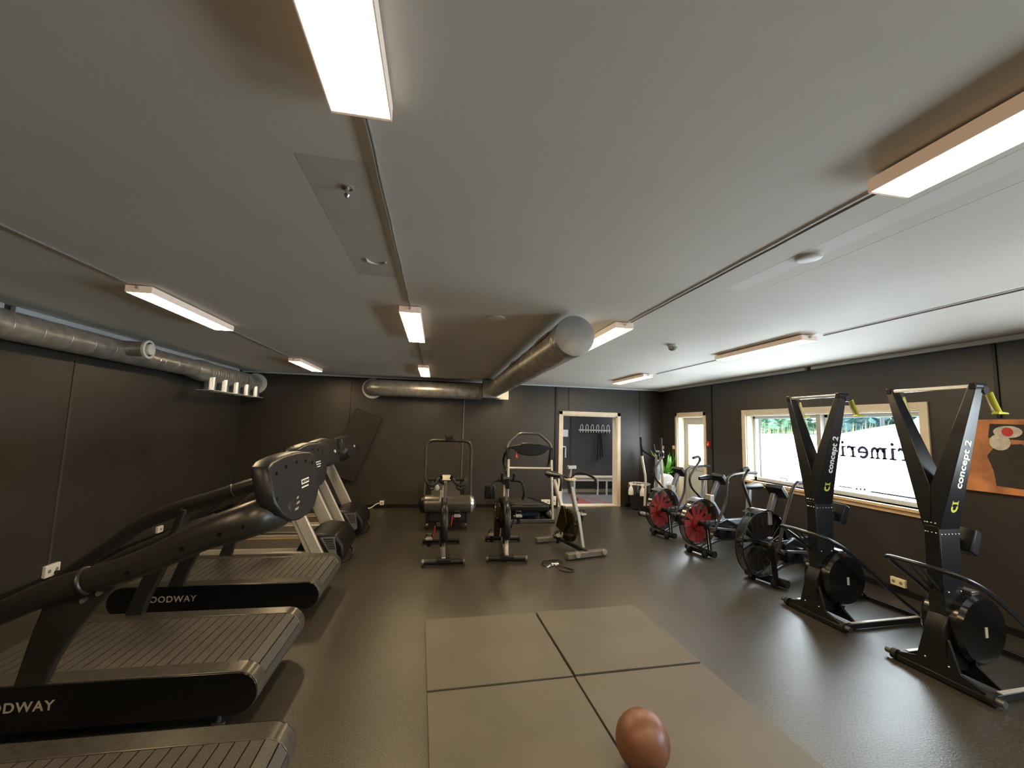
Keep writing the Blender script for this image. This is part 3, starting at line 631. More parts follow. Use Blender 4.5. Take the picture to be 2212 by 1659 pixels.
# ------------------------------------------------------------------ treadmills (slatted)
def slat_treadmill(rails=True, cdx=0.0):
    t = thing('slat_treadmill', '', 'treadmill', (0, 0, 0), 0, 'slatted treadmills on the left')
    X, z0, z1 = .815, .09, .32
    for s in (-1, 1):
        a, b = sorted((s*.31, s*.42)); MB().prism(stadium(-X, X, z0, z1, 12), a, b).build('side_cover', 'cover', t, .004)
        a, b = sorted((s*.42, s*.43)); p = MB().prism(stadium(-X+.004, X-.004, z0+.004, z1-.004, 12), a, b).build('side_panel', 'black_gloss', t, .003)
        if s < 0: lettering('WOODWAY', .068, basis((1, 0, 0), (0, 0, 1), (-.365, -.4312, .215)), 'greyink', p, spacing=1.14, weight=.0012)
        else: lettering('WOODWAY', .062, basis((-1, 0, 0), (0, 0, 1), (.355, .4312, .215)), 'greyink', p, spacing=1.12, weight=.0012)
    # belt: rubber slats round the two end arcs
    r = (z1-z0)/2-.004; cz = (z0+z1)/2; straight = 2*(X-.115); per = 2*straight+2*PI*r; n = int(per/.0605); mb = MB()
    def pt(q):
        q %= per
        if q < straight: return V(-straight/2+q, 0, cz+r), 0
        q -= straight
        if q < PI*r: a = q/r; return V(straight/2+r*math.sin(a), 0, cz+r*math.cos(a)), a
        q -= PI*r
        if q < straight: return V(straight/2-q, 0, cz-r), PI
        q -= straight; a = PI+q/r; return V(-straight/2+r*math.sin(a), 0, cz+r*math.cos(a)), a
    for k in range(n):
        p, a = pt((k+.5)*per/n); d = V(math.cos(a), 0, -math.sin(a)); nn = V(math.sin(a), 0, math.cos(a)); h = .0276
        q = [p-d*h-nn*.016, p+d*h-nn*.016, p+d*h, p-d*h]
        mb.add([(v.x, y, v.z) for y in (-.307, .307) for v in q], [(0, 1, 2, 3), (7, 6, 5, 4), (0, 4, 5, 1), (1, 5, 6, 2), (2, 6, 7, 3), (3, 7, 4, 0)])
    mb.build('slat_belt', 'slat', t)
    MB().prism(stadium(-X+.03, X-.03, z0+.03, z1-.03, 8), -.305, .305).build('bed_frame', 'black', t)
    for x in (-.62, .60):
        for s in (-1, 1):
            MB().cyl((x, s*.36, 0), (x, s*.36, .025), .035, 16).cyl((x, s*.36, .02), (x, s*.36, .12), .014, 10).build('foot', 'grey_steel', t)
    pp = [(-.345, .31), (-.32, .45), (-.295, .58), (-.265, .70), (-.25, .79), (.10, .87), (.055, .79), (-.025, .69), (-.11, .56), (-.175, .43), (-.215, .31)]
    pp2 = [(-.38, .31), (-.335, .45), (-.29, .58), (-.25, .70), (-.20, .82), (-.07, .82), (-.13, .70), (-.18, .56), (-.235, .43), (-.265, .31)]
    cen = [(-.90, .44), (-.715, .565), (-.425, .695), (-.195, .80), (.055, .875), (.255, .955), (.475, 1.065), (.63, 1.12), (.735, 1.155), (.795, 1.16), (.80, 1.17)]
    rad = [.045, .052, .060, .066, .068, .072, .084, .098, .102, .095, .085]
    ys = [.45, .455, .458, .458, .458, .46, .455, .442, .405, .29, .10]
    if not rails:
        for s in (-1, 1):
            MB().bar((-.70, s*.40, .30), (-.86, s*.42, 1.05), .05, .12, (0, 1, 0)).build('post', 'arm', t, .012, 3)
            MB().tube([(-.55, s*.43, .98), (-.86, s*.43, 1.05), (-1.15, s*.38, 1.22)], .05, 14).build('handrail', 'arm', t)
        MB().bar((-1.15, 0, 1.12), (-1.25, 0, 1.42), .86, .10, (1, 0, 0)).build('console', 'plastic_dark', t, .03)
        return t
    for s in (-1, 1):
        a, b = sorted((s*.385, s*.44)); MB().prism(pp if s < 0 and cdx == 0 else pp2, a, b).build('post', 'arm', t, .012, 3)
        sh = lambda x: x+cdx*min(1, max(0, (x-.05)/.6))
        if s < 0: path, rr, yy = cen, rad, ys
        else:
            path = [(-1.02, .40), (-.80, .58), (-.515, .80), (-.345, .94), (-.115, 1.05), (.095, 1.12), (.325, 1.205), (.55, 1.275), (.72, 1.31)]
            rr = [.04, .045, .05, .052, .054, .054, .054, .056, .052]; yy = [.40, .40, .40, .40, .40, .40, .40, .41, .41]
        pts = smooth([(sh(x), s*y, z) for (x, z), y in zip(path, yy)], 6)
        ar = MB().tube(pts, lerp_list([q*.78 for q in rr]), 20, lerp_list(rr), up=(0, 0, 1)).build('handrail', 'arm', t)
        if s < 0:
            MB().torus((-.06, s*.458, .842), (.9, 0, .30), .062, .013, 28, 10).build('collar', 'arm', ar)
            MB().tube(smooth([(sh(.28), s*.40, 1.035), (sh(.42), s*.37, 1.125), (sh(.58), s*.36, 1.16), (sh(.68), s*.37, 1.22)], 5), .018, 10).build('hand_loop', 'grip', ar)
        else:
            MB().bar((-.14, s*.41, .79), (-.06, s*.405, 1.06), .05, .10, (0, 1, 0)).build('post_top', 'arm', ar, .012)
            MB().torus((.25, s*.40, 1.178), (.9, 0, .36), .050, .008, 24, 8).build('collar', 'arm', ar)
        if s < 0:
            for k in (27, 34, 40, 45):
                p = pts[k]; rk = lerp_list(rr)[k]*.78; MB().cyl(p+V(0, -rk+.012, -.02), p+V(0, -rk-.001, -.02), .012, 12).build('screw_hole', 'black_gloss', ar)
        for bx, bz in ((-.075, .735), (-.005, .77)): MB().cyl((bx, s*.438, bz), (bx, s*.452, bz), .013, 14).build('bolt', 'bright_steel', ar)
    # console: curved shell whose back faces the front end
    outline = [(-.475, 1.24), (-.472, 1.30), (-.465, 1.40), (-.445, 1.445), (-.38, 1.470), (-.2, 1.492), (0, 1.50), (.2, 1.495), (.40, 1.480), (.47, 1.455), (.50, 1.41), (.505, 1.32), (.42, 1.23), (.30, 1.16), (.15, 1.105), (0, 1.085), (-.18, 1.085), (-.31, 1.105), (-.42, 1.165)]
    back = lambda y, z: cdx+.775+(1.5-z)*.30-.06*y*y
    vs = []; n = len(outline)
    for off, sc in ((0, .975), (-.018, 1), (-.085, 1), (-.105, .97)):
        for y, z in outline: vs.append((back(y, z)+off, y*sc, 1.3+(z-1.3)*sc))
    fs = [tuple(range(n)), tuple(reversed(range(3*n, 4*n)))]
    for k in range(3):
        for i in range(n): fs.append((k*n+i, k*n+(i+1) % n, (k+1)*n+(i+1) % n, (k+1)*n+i))
    co = MB().add(vs, fs).build('console', 'plastic_dark', t, .008, 3, 50)
    def onback(y, z, e=.001): return V(back(y, z)+e, y, z)
    for y, z in ((-.36, 1.40), (-.20, 1.425), (0, 1.435), (.20, 1.425), (.36, 1.40), (-.44, 1.26)):
        p = onback(y, z); MB().cyl(p-V(.004, 0, 0), p+V(.002, 0, 0), .011, 14).build('screw_hole', 'black', co)
    nx = V(1, 0, .30).normalized(); up = V(-.30, 0, 1).normalized()
    bd = MB().hexa([onback(y, z, e) for e in (.001, .004) for y, z in ((-.02, 1.285), (.15, 1.285), (.165, 1.315), (-.005, 1.315))]).build('badge', 'whiteink', co)
    lettering('WOODWAY', .026, basis((0, 1, 0), up, onback(.072, 1.30, .0065)), 'black', bd)
    MB().hexa([onback(y, z, e) for e in (.001, .003) for y, z in ((-.03, 1.262), (.12, 1.262), (.125, 1.270), (-.025, 1.270))]).build('badge_line', 'whiteink', co)
    for y, z, l in ((-.24, 1.155, .06), (-.19, 1.185, .05), (-.17, 1.215, .035)):
        MB().hexa([onback(yy, zz, e) for e in (.001, .003) for yy, zz in ((y, z), (y+l, z), (y+l+.02, z+.012), (y+.02, z+.012))]).build('logo_mark', 'greyink', co)
    MB().hexa([onback(y, z, -.107+e) for e in (-.004, 0) for y, z in ((-.36, 1.22), (.36, 1.22), (.36, 1.44), (-.36, 1.44))]).build('screen', 'black_gloss', co)
    return t
T2 = slat_treadmill(); T2.location = (-1.735, 3.12, 0); T2['label'] = 'second slatted treadmill from the camera, with the large dark console'
T3 = slat_treadmill(True, -.24); T3.location = (-1.765, 4.475, 0); T3['label'] = 'third slatted treadmill, its side showing the whole maker name'
T1 = slat_treadmill(False); T1.location = (-1.395, 1.835, 0); T1['label'] = 'nearest slatted treadmill, only its rounded end in the lower left corner'

# ------------------------------------------------------------------ silver treadmills
def silver_treadmill():
    t = thing('silver_treadmill', '', 'treadmill', (0, 0, 0), 0, 'silver treadmills at the far left')
    # local x forward; front of hood at x=.0, deck runs back to -1.95
    MB().box(-1.95, -.35, -.36, .36, .06, .15).build('deck', 'black', t, .01)
    be = MB().box(-1.94, -.34, -.27, .27, .15, .168).build('belt', 'beltdark', t, .004)
    for s in (-1, 1):
        a, b = sorted((s*.255, s*.265)); MB().box(-1.9, -.38, a, b, .168, .171).build('belt_stripe', 'yellow', be)
        a, b = sorted((s*.28, s*.42)); rl = MB().box(-1.95, -.30, a, b, .07, .19).build('side_rail', 'silver_dark', t, .02, 3)
        a, b = sorted((s*.282, s*.30)); MB().box(-1.93, -.42, a, b, .19, .197).build('rail_trim', 'silver', rl)
        a, b = sorted((s*.418, s*.426)); MB().box(-1.93, -.32, a, b, .075, .095).build('rail_edge', 'silver', rl)
        # upright: bottom near the hood, leaning back as it rises
        pl = [(-.36, .10), (-.17, .10), (-.66, 1.03), (-.83, 1.03)]
        a, b = sorted((s*.385, s*.44)); po = MB().prism(pl, a, b).build('upright', 'silver', t, .012, 3)
        a, b = sorted((s*.44, s*.444)); MB().prism([(-.315, .12), (-.30, .12), (-.775, 1.02), (-.79, 1.02)], a, b).build('groove', 'silver_dark', po)
    hd = MB().prism([(-.55, .14), (-.02, .06), (.02, .12), (.0, .24), (-.09, .36), (-.32, .385), (-.46, .33)], -.38, .38).build('motor_hood', 'black', t, .03, 3)
    for s in (-1, 1):
        a, b = sorted((s*.38, s*.388)); g = MB().prism([(-.27, .34), (-.10, .345), (-.06, .13), (-.10, .09)], a, b).build('side_grille', 'vent', hd, .003)
        sl = MB()
        for k in range(6): sl.box(-.225+.012*k, -.115+.006*k, min(s*.388, s*.390), max(s*.388, s*.390), .315-.022*k, .325-.022*k)
        sl.build('grille_slots', 'black', g)
    for s in (-1, 1):
        MB().tube(smooth([(-1.02, s*.40, 1.06), (-.78, s*.42, 1.06), (-.55, s*.43, 1.10), (-.36, s*.44, 1.22), (-.30, s*.42, 1.32)], 6), lerp_list([.04, .055, .06, .062, .05]), 16).build('handrail', 'arm', t)
    MB().bar((-.70, -.42, 1.06), (-.70, .42, 1.06), .06, .05).build('cross_bar', 'arm', t, .01)
    ol = [(-.48, 1.26), (-.485, 1.42), (-.44, 1.47), (0, 1.50), (.44, 1.47), (.485, 1.42), (.48, 1.26), (.3, 1.17), (-.3, 1.17)]
    vs = []; n = len(ol)
    for off, sc in ((0, .96), (-.03, 1), (-.10, 1), (-.12, .96)):
        for y, z in ol: vs.append((-.24-(z-1.2)*.35-.12*y*y+off, y*sc, 1.33+(z-1.33)*sc))
    fs = [tuple(range(n)), tuple(reversed(range(3*n, 4*n)))]
    for k in range(3):
        for i in range(n): fs.append((k*n+i, k*n+(i+1) % n, (k+1)*n+(i+1) % n, (k+1)*n+i))
    co = MB().add(vs, fs).build('console', 'plastic_dark', t, .008, 3, 50)
    sx = lambda y, z: -.24-(z-1.2)*.35-.12*y*y-.121
    MB().hexa([(sx(y, z)-e, y, z) for e in (0, .005) for y, z in ((-.34, 1.22), (.34, 1.22), (.34, 1.44), (-.34, 1.44))]).build('screen', 'black_gloss', co)
    MB().cyl((-.27, .05, 1.33), (-.255, .05, 1.335), .02, 14).build('badge', 'whiteink', co)
    for x in (-1.85, -.2):
        for s in (-1, 1): MB().cyl((x, s*.33, 0), (x, s*.33, .09), .03, 14).build('foot', 'rubber', t)
    MB().tube(smooth([(-.02, .1, .13), (.05, .05, .05), (.03, -.15, .02), (-.05, -.3, .02)], 5), .012, 8).build('power_lead', 'black', t)
    return t
G4 = silver_treadmill(); G4.location = (-1.05, 5.82, 0); G4['label'] = 'nearer treadmill with silver uprights, fourth from the camera'
G5 = dup(G4, (-1.06, 7.17, 0), 0, 'farther treadmill with silver uprights, closest to the back wall')
for c in find(G4, 'upright')[:1]: lettering('JLL', .09, basis((-.49, 0, .93), (-.93, 0, -.49), (-.66, -.4455, .9)), 'greyink', c)

# ------------------------------------------------------------------ curved manual treadmill, facing the room (-y local front at -y)
def curved_treadmill():
    t = thing('curved_treadmill', 'black curved manual treadmill with arch handlebar at the back wall', 'treadmill', (.225, 7.12, 0), 0)
    zc = lambda y: .28+.30*((y-.85)/.95)**2
    for s in (-1, 1):
        p = [(y, zc(y)+.03) for y in [0.05+.17*k for k in range(11)]]+[(y, zc(y)-.14) for y in [1.75-.17*k for k in range(11)]]
        a, b = sorted((s*.29, s*.37)); MB().prism(p, a, b, 'yz').build('side_rail', 'black', t, .012)
        e = MB().lathe([(.14, 0), (.15, .02), (.13, .06), (.05, .10), (.015, .11)], (s*.37, .10, .40), (s, 0, 0), 28).build('end_cap', 'bright_steel' if s > 0 else 'black', t)
        MB().cyl((s*.30, .12, .055), (s*.34, .12, .055), .055, 20).build('wheel', 'grey_steel', t)
        MB().bar((s*.32, .12, .06), (s*.32, .10, .30), .04, .08).build('front_leg', 'black', t, .006)
        MB().bar((s*.32, 1.7, 0.0), (s*.32, 1.7, .36), .05, .06).build('rear_leg', 'black', t, .006)
        MB().tube([(s*.39, .12, .42), (s*.395, .36, .98)], .022, 14).build('upright', 'arm_taupe', t)
    sl = MB()
    ys = [0.09+.048*k for k in range(35)]
    for y in ys:
        d = .30*2*(y-.85)/.95**2; a = math.atan(d)
        sl.bar((-.285, y, zc(y)+.01), (.285, y, zc(y)+.01), .045, .02, (0, -math.sin(a), math.cos(a)))
    sl.build('slat_belt', 'slat', t, .002, 1)
    fh = MB()
    fh.cyl((-.37, .10, .40), (.37, .10, .40), .145, 32); fh.build('front_housing', 'cover', t)
    MB().box(-.31, .31, .06, .30, .10, .34).build('lower_body', 'rubber', t, .03)
    pts = fillet([(-.395, .36, .98), (-.40, .46, 1.44), (.40, .46, 1.44), (.395, .36, .98)], .16, 7)
    MB().tube(pts, .028, 16).build('handlebar', 'arm_taupe', t)
    dp = MB().box(-.07, .07, .40, .46, 1.42, 1.52).build('display', 'black', t, .01)
    for s in (-1, 1): MB().cyl((s*.065, .43, 1.51), (s*.065, .43, 1.545), .012, 12).build('display_clip', 'black', dp)
    return t
curved_treadmill()

# ------------------------------------------------------------------ folding treadmill
def folding_treadmill():
    t = thing('folding_treadmill', 'small home treadmill with silver posts and oval console near the doorway', 'treadmill', (1.73, 7.5, 0), 0)
    MB().bar((-.46, .04, .035), (.46, .04, .035), .06, .06).build('front_base', 'grey_steel', t, .006)
    for s in (-1, 1):
        MB().box(s*.44-.03, s*.44+.03, .04, 1.5, .005, .06).build('base_rail', 'black', t, .006)
        MB().bar((s*.425, .05, .05), (s*.405, .16, 1.22), .038, .05).build('post', 'silver', t, .008)
        MB().bar((s*.405, .15, 1.12), (s*.42, .18, 1.33), .075, .06).build('post_sleeve', 'black', t, .01)
        MB().tube(smooth([(s*.40, .20, 1.28), (s*.44, .38, 1.20), (s*.45, .48, 1.05), (s*.40, .46, .90), (s*.39, .34, .82), (s*.39, .2, .80)], 5), .022, 12).build('handrail', 'black', t)
        MB().bar((s*.40, .08, .28), (s*.33, .55, .02), .045, .045).build('strut', 'black', t, .006)
        MB().bar((s*.31, .12, .28), (s*.31, 1.55, .16), .09, .09, ).build('side_rail', 'rubber', t, .012)
    be = MB().hexa([(-.27, .10, .26), (.27, .10, .26), (.27, 1.55, .13), (-.27, 1.55, .13), (-.27, .10, .325), (.27, .10, .325), (.27, 1.55, .19), (-.27, 1.55, .19)]).build('belt_deck', 'beltdark', t, .01)
    MB().box(-.36, .36, .03, .20, .20, .31).build('motor_cover', 'black', t, .03)
    MB().tube([(-.41, .14, .965), (.41, .14, .965)], .02, 12).build('cross_bar', 'silver', t)
    ol = arc2(0, 1.305, .30, 180, 360, 12, .115)+arc2(0, 1.33, .43, 0, 180, 12, .075)
    co = MB().prism(ol, .10, .18, 'xz').build('console', 'black', t, .015, 3)
    MB().prism(arc2(0, 1.40, .20, 0, 180, 10, .04), .08, .2).build('console_visor', 'cover', co, .008)
    MB().sphere((-.27, .09, 1.17), .022, 14, 8, (1, .6, 1.4)).build('safety_key', 'red', t)
    MB().tube([(-.27, .09, 1.19), (-.27, .1, 1.27)], .004, 6).build('key_cord', 'red', t)
    MB().tube(fillet([(-.43, .18, 1.30), (-.40, .24, 1.42), (-.19, .28, 1.60), (.19, .28, 1.60), (.40, .24, 1.42), (.43, .18, 1.30)], .06, 4), .025, 14).build('top_handle', 'grey_steel', t)
    MB().box(-.2, .22, .3, .5, .06, .19).build('motor_box', 'navyink', t, .02)
    return t
folding_treadmill()

# ------------------------------------------------------------------ spin bikes (local +x forward)
def pedal(parent, x, y, z, strap=True):
    p = MB().box(x-.05, x+.05, y-.045, y+.045, z-.012, z+.012).build('pedal', 'pedalgrey', parent, .004)
    MB().tube([(x-.02, y-.045, z+.01), (x, y-.03, z+.06), (x+.01, y+.03, z+.06), (x-.02, y+.045, z+.01)], .008, 8).build('toe_strap', 'black', p)
    MB().bar((x+.0, y, z-.01), (x-.015, y, z-.11), .05, .012, (1, 0, 0)).build('toe_cage', 'black', p, .003)
    return p
def black_bike(label, loc, rz, kind):
    t = thing('spin_bike', label, 'exercise bike', loc, rz, 'spin bikes in the middle')
    H = .55 if kind == 'A' else .52
    for x, n in ((.50, 'front_foot'), (-.48, 'rear_foot')):
        MB().tube([(x, -.25, .045), (x, .25, .045)], .034, 16).build(n, 'black', t)
        for s in (-1, 1): MB().cyl((x+.01, s*.235, .045), (x+.01, s*.262, .045), .042, 20).build('foot_wheel' if x > 0 else 'foot_cap', 'grey_steel' if x > 0 else 'rubber', t)
    MB().bar((-.48, 0, .07), (.50, 0, .07), .05, .05).build('floor_beam', 'silver_dark', t, .006)
    MB().box(.44, .56, -.09, .09, .07, .085).build('foot_plate', 'black', t, .004)
    MB().bar((.45, 0, .08), (.22, 0, .42), .045, .06).build('fork', 'grey_steel' if kind == 'A' else 'steel_mid', t, .006)
    MB().lathe([(.22, -.035), (.24, -.03), (.24, .03), (.22, .035)], (.20, .0, .40), (0, 1, 0), 40).build('flywheel', 'black', t)
    MB().tube(arc_pts(.20, .40, .255, -30, 140, 0), .045, 12, .03).build('flywheel_guard', 'black', t)
    MB().bar((.26, 0, .16), (.05, 0, .74), .085, .13, None, .08, .10).build('main_frame', 'black', t, .015)
    MB().bar((-.40, 0, .08), (-.12, 0, .50), .06, .08).bar((-.12, 0, .5), (.10, 0, .58), .06, .09).build('rear_frame', 'black', t, .01)
    MB().bar((-.18, 0, .42), (-.30, 0, .86), .045, .045).build('seat_post', 'silver_dark', t, .006)
    seat(t, -.34, .90)
    MB().bar((.08, 0, .66), (.20, 0, .97), .04, .05).build('head_post', 'steel_mid', t, .006)
    for s in (-1, 1): MB().box(.105, .15, s*.03-.008 if s < 0 else .022, -.022 if s < 0 else .038, .60, .64).build('reflector', 'red', t)
    MB().cyl((.02, -.09, .36), (.02, .09, .36), .05, 20).build('crank_hub', 'black', t)
    cm = 'red' if kind == 'A' else 'grey_steel'
    for s, dx, dz in ((1, .03, .14), (-1, -.02, -.165)) if kind == 'A' else ((1, .06, .13), (-1, -.04, -.15)):
        y = s*.105
        c = MB().bar((.02, y, .36), (.02+dx, y+s*.015, .36+dz), .03, .016, (0, 1, 0)).build('crank', cm, t, .003)
        pedal(c, .02+dx, y+s*.075, .36+dz)
    if kind == 'A':
        MB().tube([(.20, -.24, 1.0), (.20, .24, 1.0)], .017, 12).build('handlebar', 'grip', t)
        for s in (-1, 1):
            MB().tube(fillet([(.19, s*.05, 1.0), (.32, s*.065, 1.04), (.36, s*.07, 1.08)], .03, 4), .017, 12).build('aero_grip', 'grip', t)
            MB().tube(fillet([(.20, s*.10, 1.0), (.34, s*.13, .96), (.36, s*.19, .94), (.34, s*.25, .98), (.22, s*.26, 1.03)], .05, 5), .019, 12).build('grip_loop', 'grip', t)
            MB().tube(fillet([(.18, s*.14, .99), (.22, s*.15, .88), (.22, s*.21, .87), (.18, s*.23, .99)], .04, 4), .013, 10).build('lower_loop', 'black', t)
        cn = MB().hexa([(.22, -.06, 1.02), (.30, -.06, 1.00), (.30, .06, 1.00), (.22, .06, 1.02), (.20, -.065, 1.06), (.27, -.05, 1.07), (.27, .05, 1.07), (.20, .065, 1.06)]).build('console', 'silver', t, .008)
        MB().sphere((.10, -.11, .88), .045, 16, 10, (1.2, .8, .9)).build('bottle', 'white', t)
        MB().tube([(.12, -.05, .84), (.10, -.06, .70)], .018, 10).build('bottle_holder', 'silver', t)
    else:
        MB().tube(fillet([(.20, -.22, .74), (.30, -.23, .86), (.22, -.20, .98), (.18, 0, .99), (.22, .20, .98), (.30, .23, .86), (.20, .22, .74)], .06, 5), .018, 12).build('handlebar', 'grip', t)
        for s in (-1, 1):
            MB().tube(fillet([(.18, s*.075, .98), (.30, s*.08, 1.03), (.33, s*.08, 1.10)], .03, 4), .018, 12).build('aero_grip', 'grip', t)
        MB().box(.22, .27, -.03, .03, .88, 1.02).build('console', 'black', t, .008)
        MB().prism(arc2(.0, .40, .24, 20, 200, 14)+[(-.18, .30), (.1, .2)], -.16, -.08).build('chain_guard', 'goldshine', t, .012)
        MB().box(-.30, -.22, -.30, -.14, .66, .86).build('rear_bag', 'black', t, .02)
    return t
def arc_pts(cx, cz, r, a0, a1, y, n=16):
    return [(x, y, z) for x, z in arc2(cx, cz, r, a0, a1, n)]
def seat(parent, x, z, m='black', L=.26):
    prof = []
    n = 14; top = []; bot = []
    mb = MB(); vs = []
    for k in range(9):
        u = k/8; xx = x-L*.5+L*u; w2 = .095*(1-u)**.7+.022; hh = .035*(1-.45*u)+.012
        for j in range(n):
            a = 2*PI*j/n; vs.append((xx, w2*math.cos(a), z+hh*math.sin(a)+.012*(1-u)))
    fs = [tuple(range(n)), tuple(reversed(range(8*n, 9*n)))]
    for k in range(8):
        for j in range(n): fs.append((k*n+j, k*n+(j+1) % n, (k+1)*n+(j+1) % n, (k+1)*n+j))
    return mb.add(vs, fs).build('seat', m, parent, 0, ang=60)
black_bike('black spin bike with red cranks and reflectors, leftmost of the three', (.14, 5.86, 0), -PI/2+.02, 'A')
black_bike('black spin bike with drop handlebar, middle of the three', (1.0, 5.92, 0), -PI/2-.10, 'B')
def white_bike():
    t = thing('spin_bike', 'silver white framed spin bike with gloss flywheel shroud, rightmost of the three', 'exercise bike', (1.94, 5.92, 0), -PI/2+.26, 'spin bikes in the middle')
    MB().bar((.42, -.31, .05), (.42, .31, .05), .09, .07, (0, 0, 1)).build('front_foot', 'foot_grey', t, .006)
    for s in (-.17, .26): MB().cyl((.46, s, .065), (.49, s, .065), .035, 18).build('foot_wheel', 'silver_dark', t)
    MB().bar((-.42, -.31, .045), (-.42, .31, .045), .08, .06, (0, 0, 1)).build('rear_foot', 'foot_grey', t, .006)
    MB().bar((-.42, 0, .08), (.42, 0, .08), .05, .05).build('floor_beam', 'rubber', t, .006)
    MB().bar((.30, .02, .09), (.16, .02, .55), .05, .07).bar((.16, .02, .5), (-.02, .02, .93), .05, .07).build('front_frame', 'steel_mid', t, .008)
    MB().bar((.02, .02, .78), (-.03, .02, .96), .07, .09).build('head_sleeve', 'grey_steel', t, .008)
    MB().bar((-.10, -.02, .42), (-.38, -.04, .93), .045, .05).build('seat_post', 'silver', t, .006)
    MB().bar((-.40, 0, .10), (-.05, 0, .5), .05, .07).build('rear_frame', 'silver_dark', t, .008)
    seat(t, -.40, .99, 'black', .30)
    MB().lathe([(.05, -.02), (.21, -.03), (.225, -.01), (.225, .02), (.2, .035), (.05, .04)], (.10, -.09, .36), (0, 1, 0), 40).build('flywheel_shroud', 'goldshine', t)
    MB().prism([(-.14, .30), (.0, .62), (.08, .62), (.16, .38), (.04, .25)], -.15, -.11).build('chain_guard', 'goldshine', t, .01)
    MB().cyl((.0, -.14, .36), (.0, .12, .36), .03, 16).build('crank_hub', 'silver', t)
    for s, dx, dz in ((1, .02, .12), (-1, .03, -.15)):
        c = MB().bar((0, s*.12, .36), (dx, s*.135, .36+dz), .028, .015, (0, 1, 0)).build('crank', 'silver', t, .003); pedal(c, dx, s*.20, .36+dz)
    MB().tube(fillet([(.22, -.30, .86), (.24, -.29, 1.0), (.12, -.24, 1.03), (-.02, -.10, 1.04), (-.04, 0, .98)], .06, 5), .019, 12).build('handlebar', 'grip', t)
    MB().tube(fillet([(.22, .30, .86), (.24, .29, 1.0), (.12, .24, 1.06), (.0, .12, 1.08), (-.04, 0, .98)], .06, 5), .019, 12).build('handlebar', 'grip', t)
    MB().lathe([(.05, 0), (.085, .02), (.085, .035), (.03, .04)], (-.03, .02, .955), (.1, 0, 1), 24).build('tension_dial', 'cream', t)
    MB().bar((-.03, .02, .99), (.0, .02, 1.16), .02, .02).build('console_stem', 'silver', t)
    MB().box(-.01, .03, -.05, .09, 1.13, 1.18).build('console', 'pedalgrey', t, .006)
    MB().cyl((.03, .05, .70), (.07, .09, .70), .022, 14).build('adjust_knob', 'black', t)
    return t
white_bike()
# cable coil on the floor in front of the white bike
cb = thing('cable_coil', 'loose black cable with silver plug on the floor in front of the white spin bike', 'cable', (1.52, 5.17, 0), 0)
MB().tube(smooth([(-.09, .02, .008), (-.15, .11, .01), (-.05, .2, .012), (.10, .22, .01), (.14, .14, .014), (-.02, .10, .02), (-.12, .17, .02), (.02, .25, .012), (.12, .20, .02), (0, .08, .025), (.02, -.10, .01), (.10, -.19, .008), (.19, -.16, .008), (.12, -.03, .008), (.02, .06, .02)], 6), .006, 8).build('wire', 'black', cb)
MB().cyl((-.13, -.06, .018), (-.07, .01, .018), .018, 14).build('plug', 'bright_steel', cb)
MB().box(-.03, .06, .04, .08, .01, .03).build('cable_label', 'white', cb)

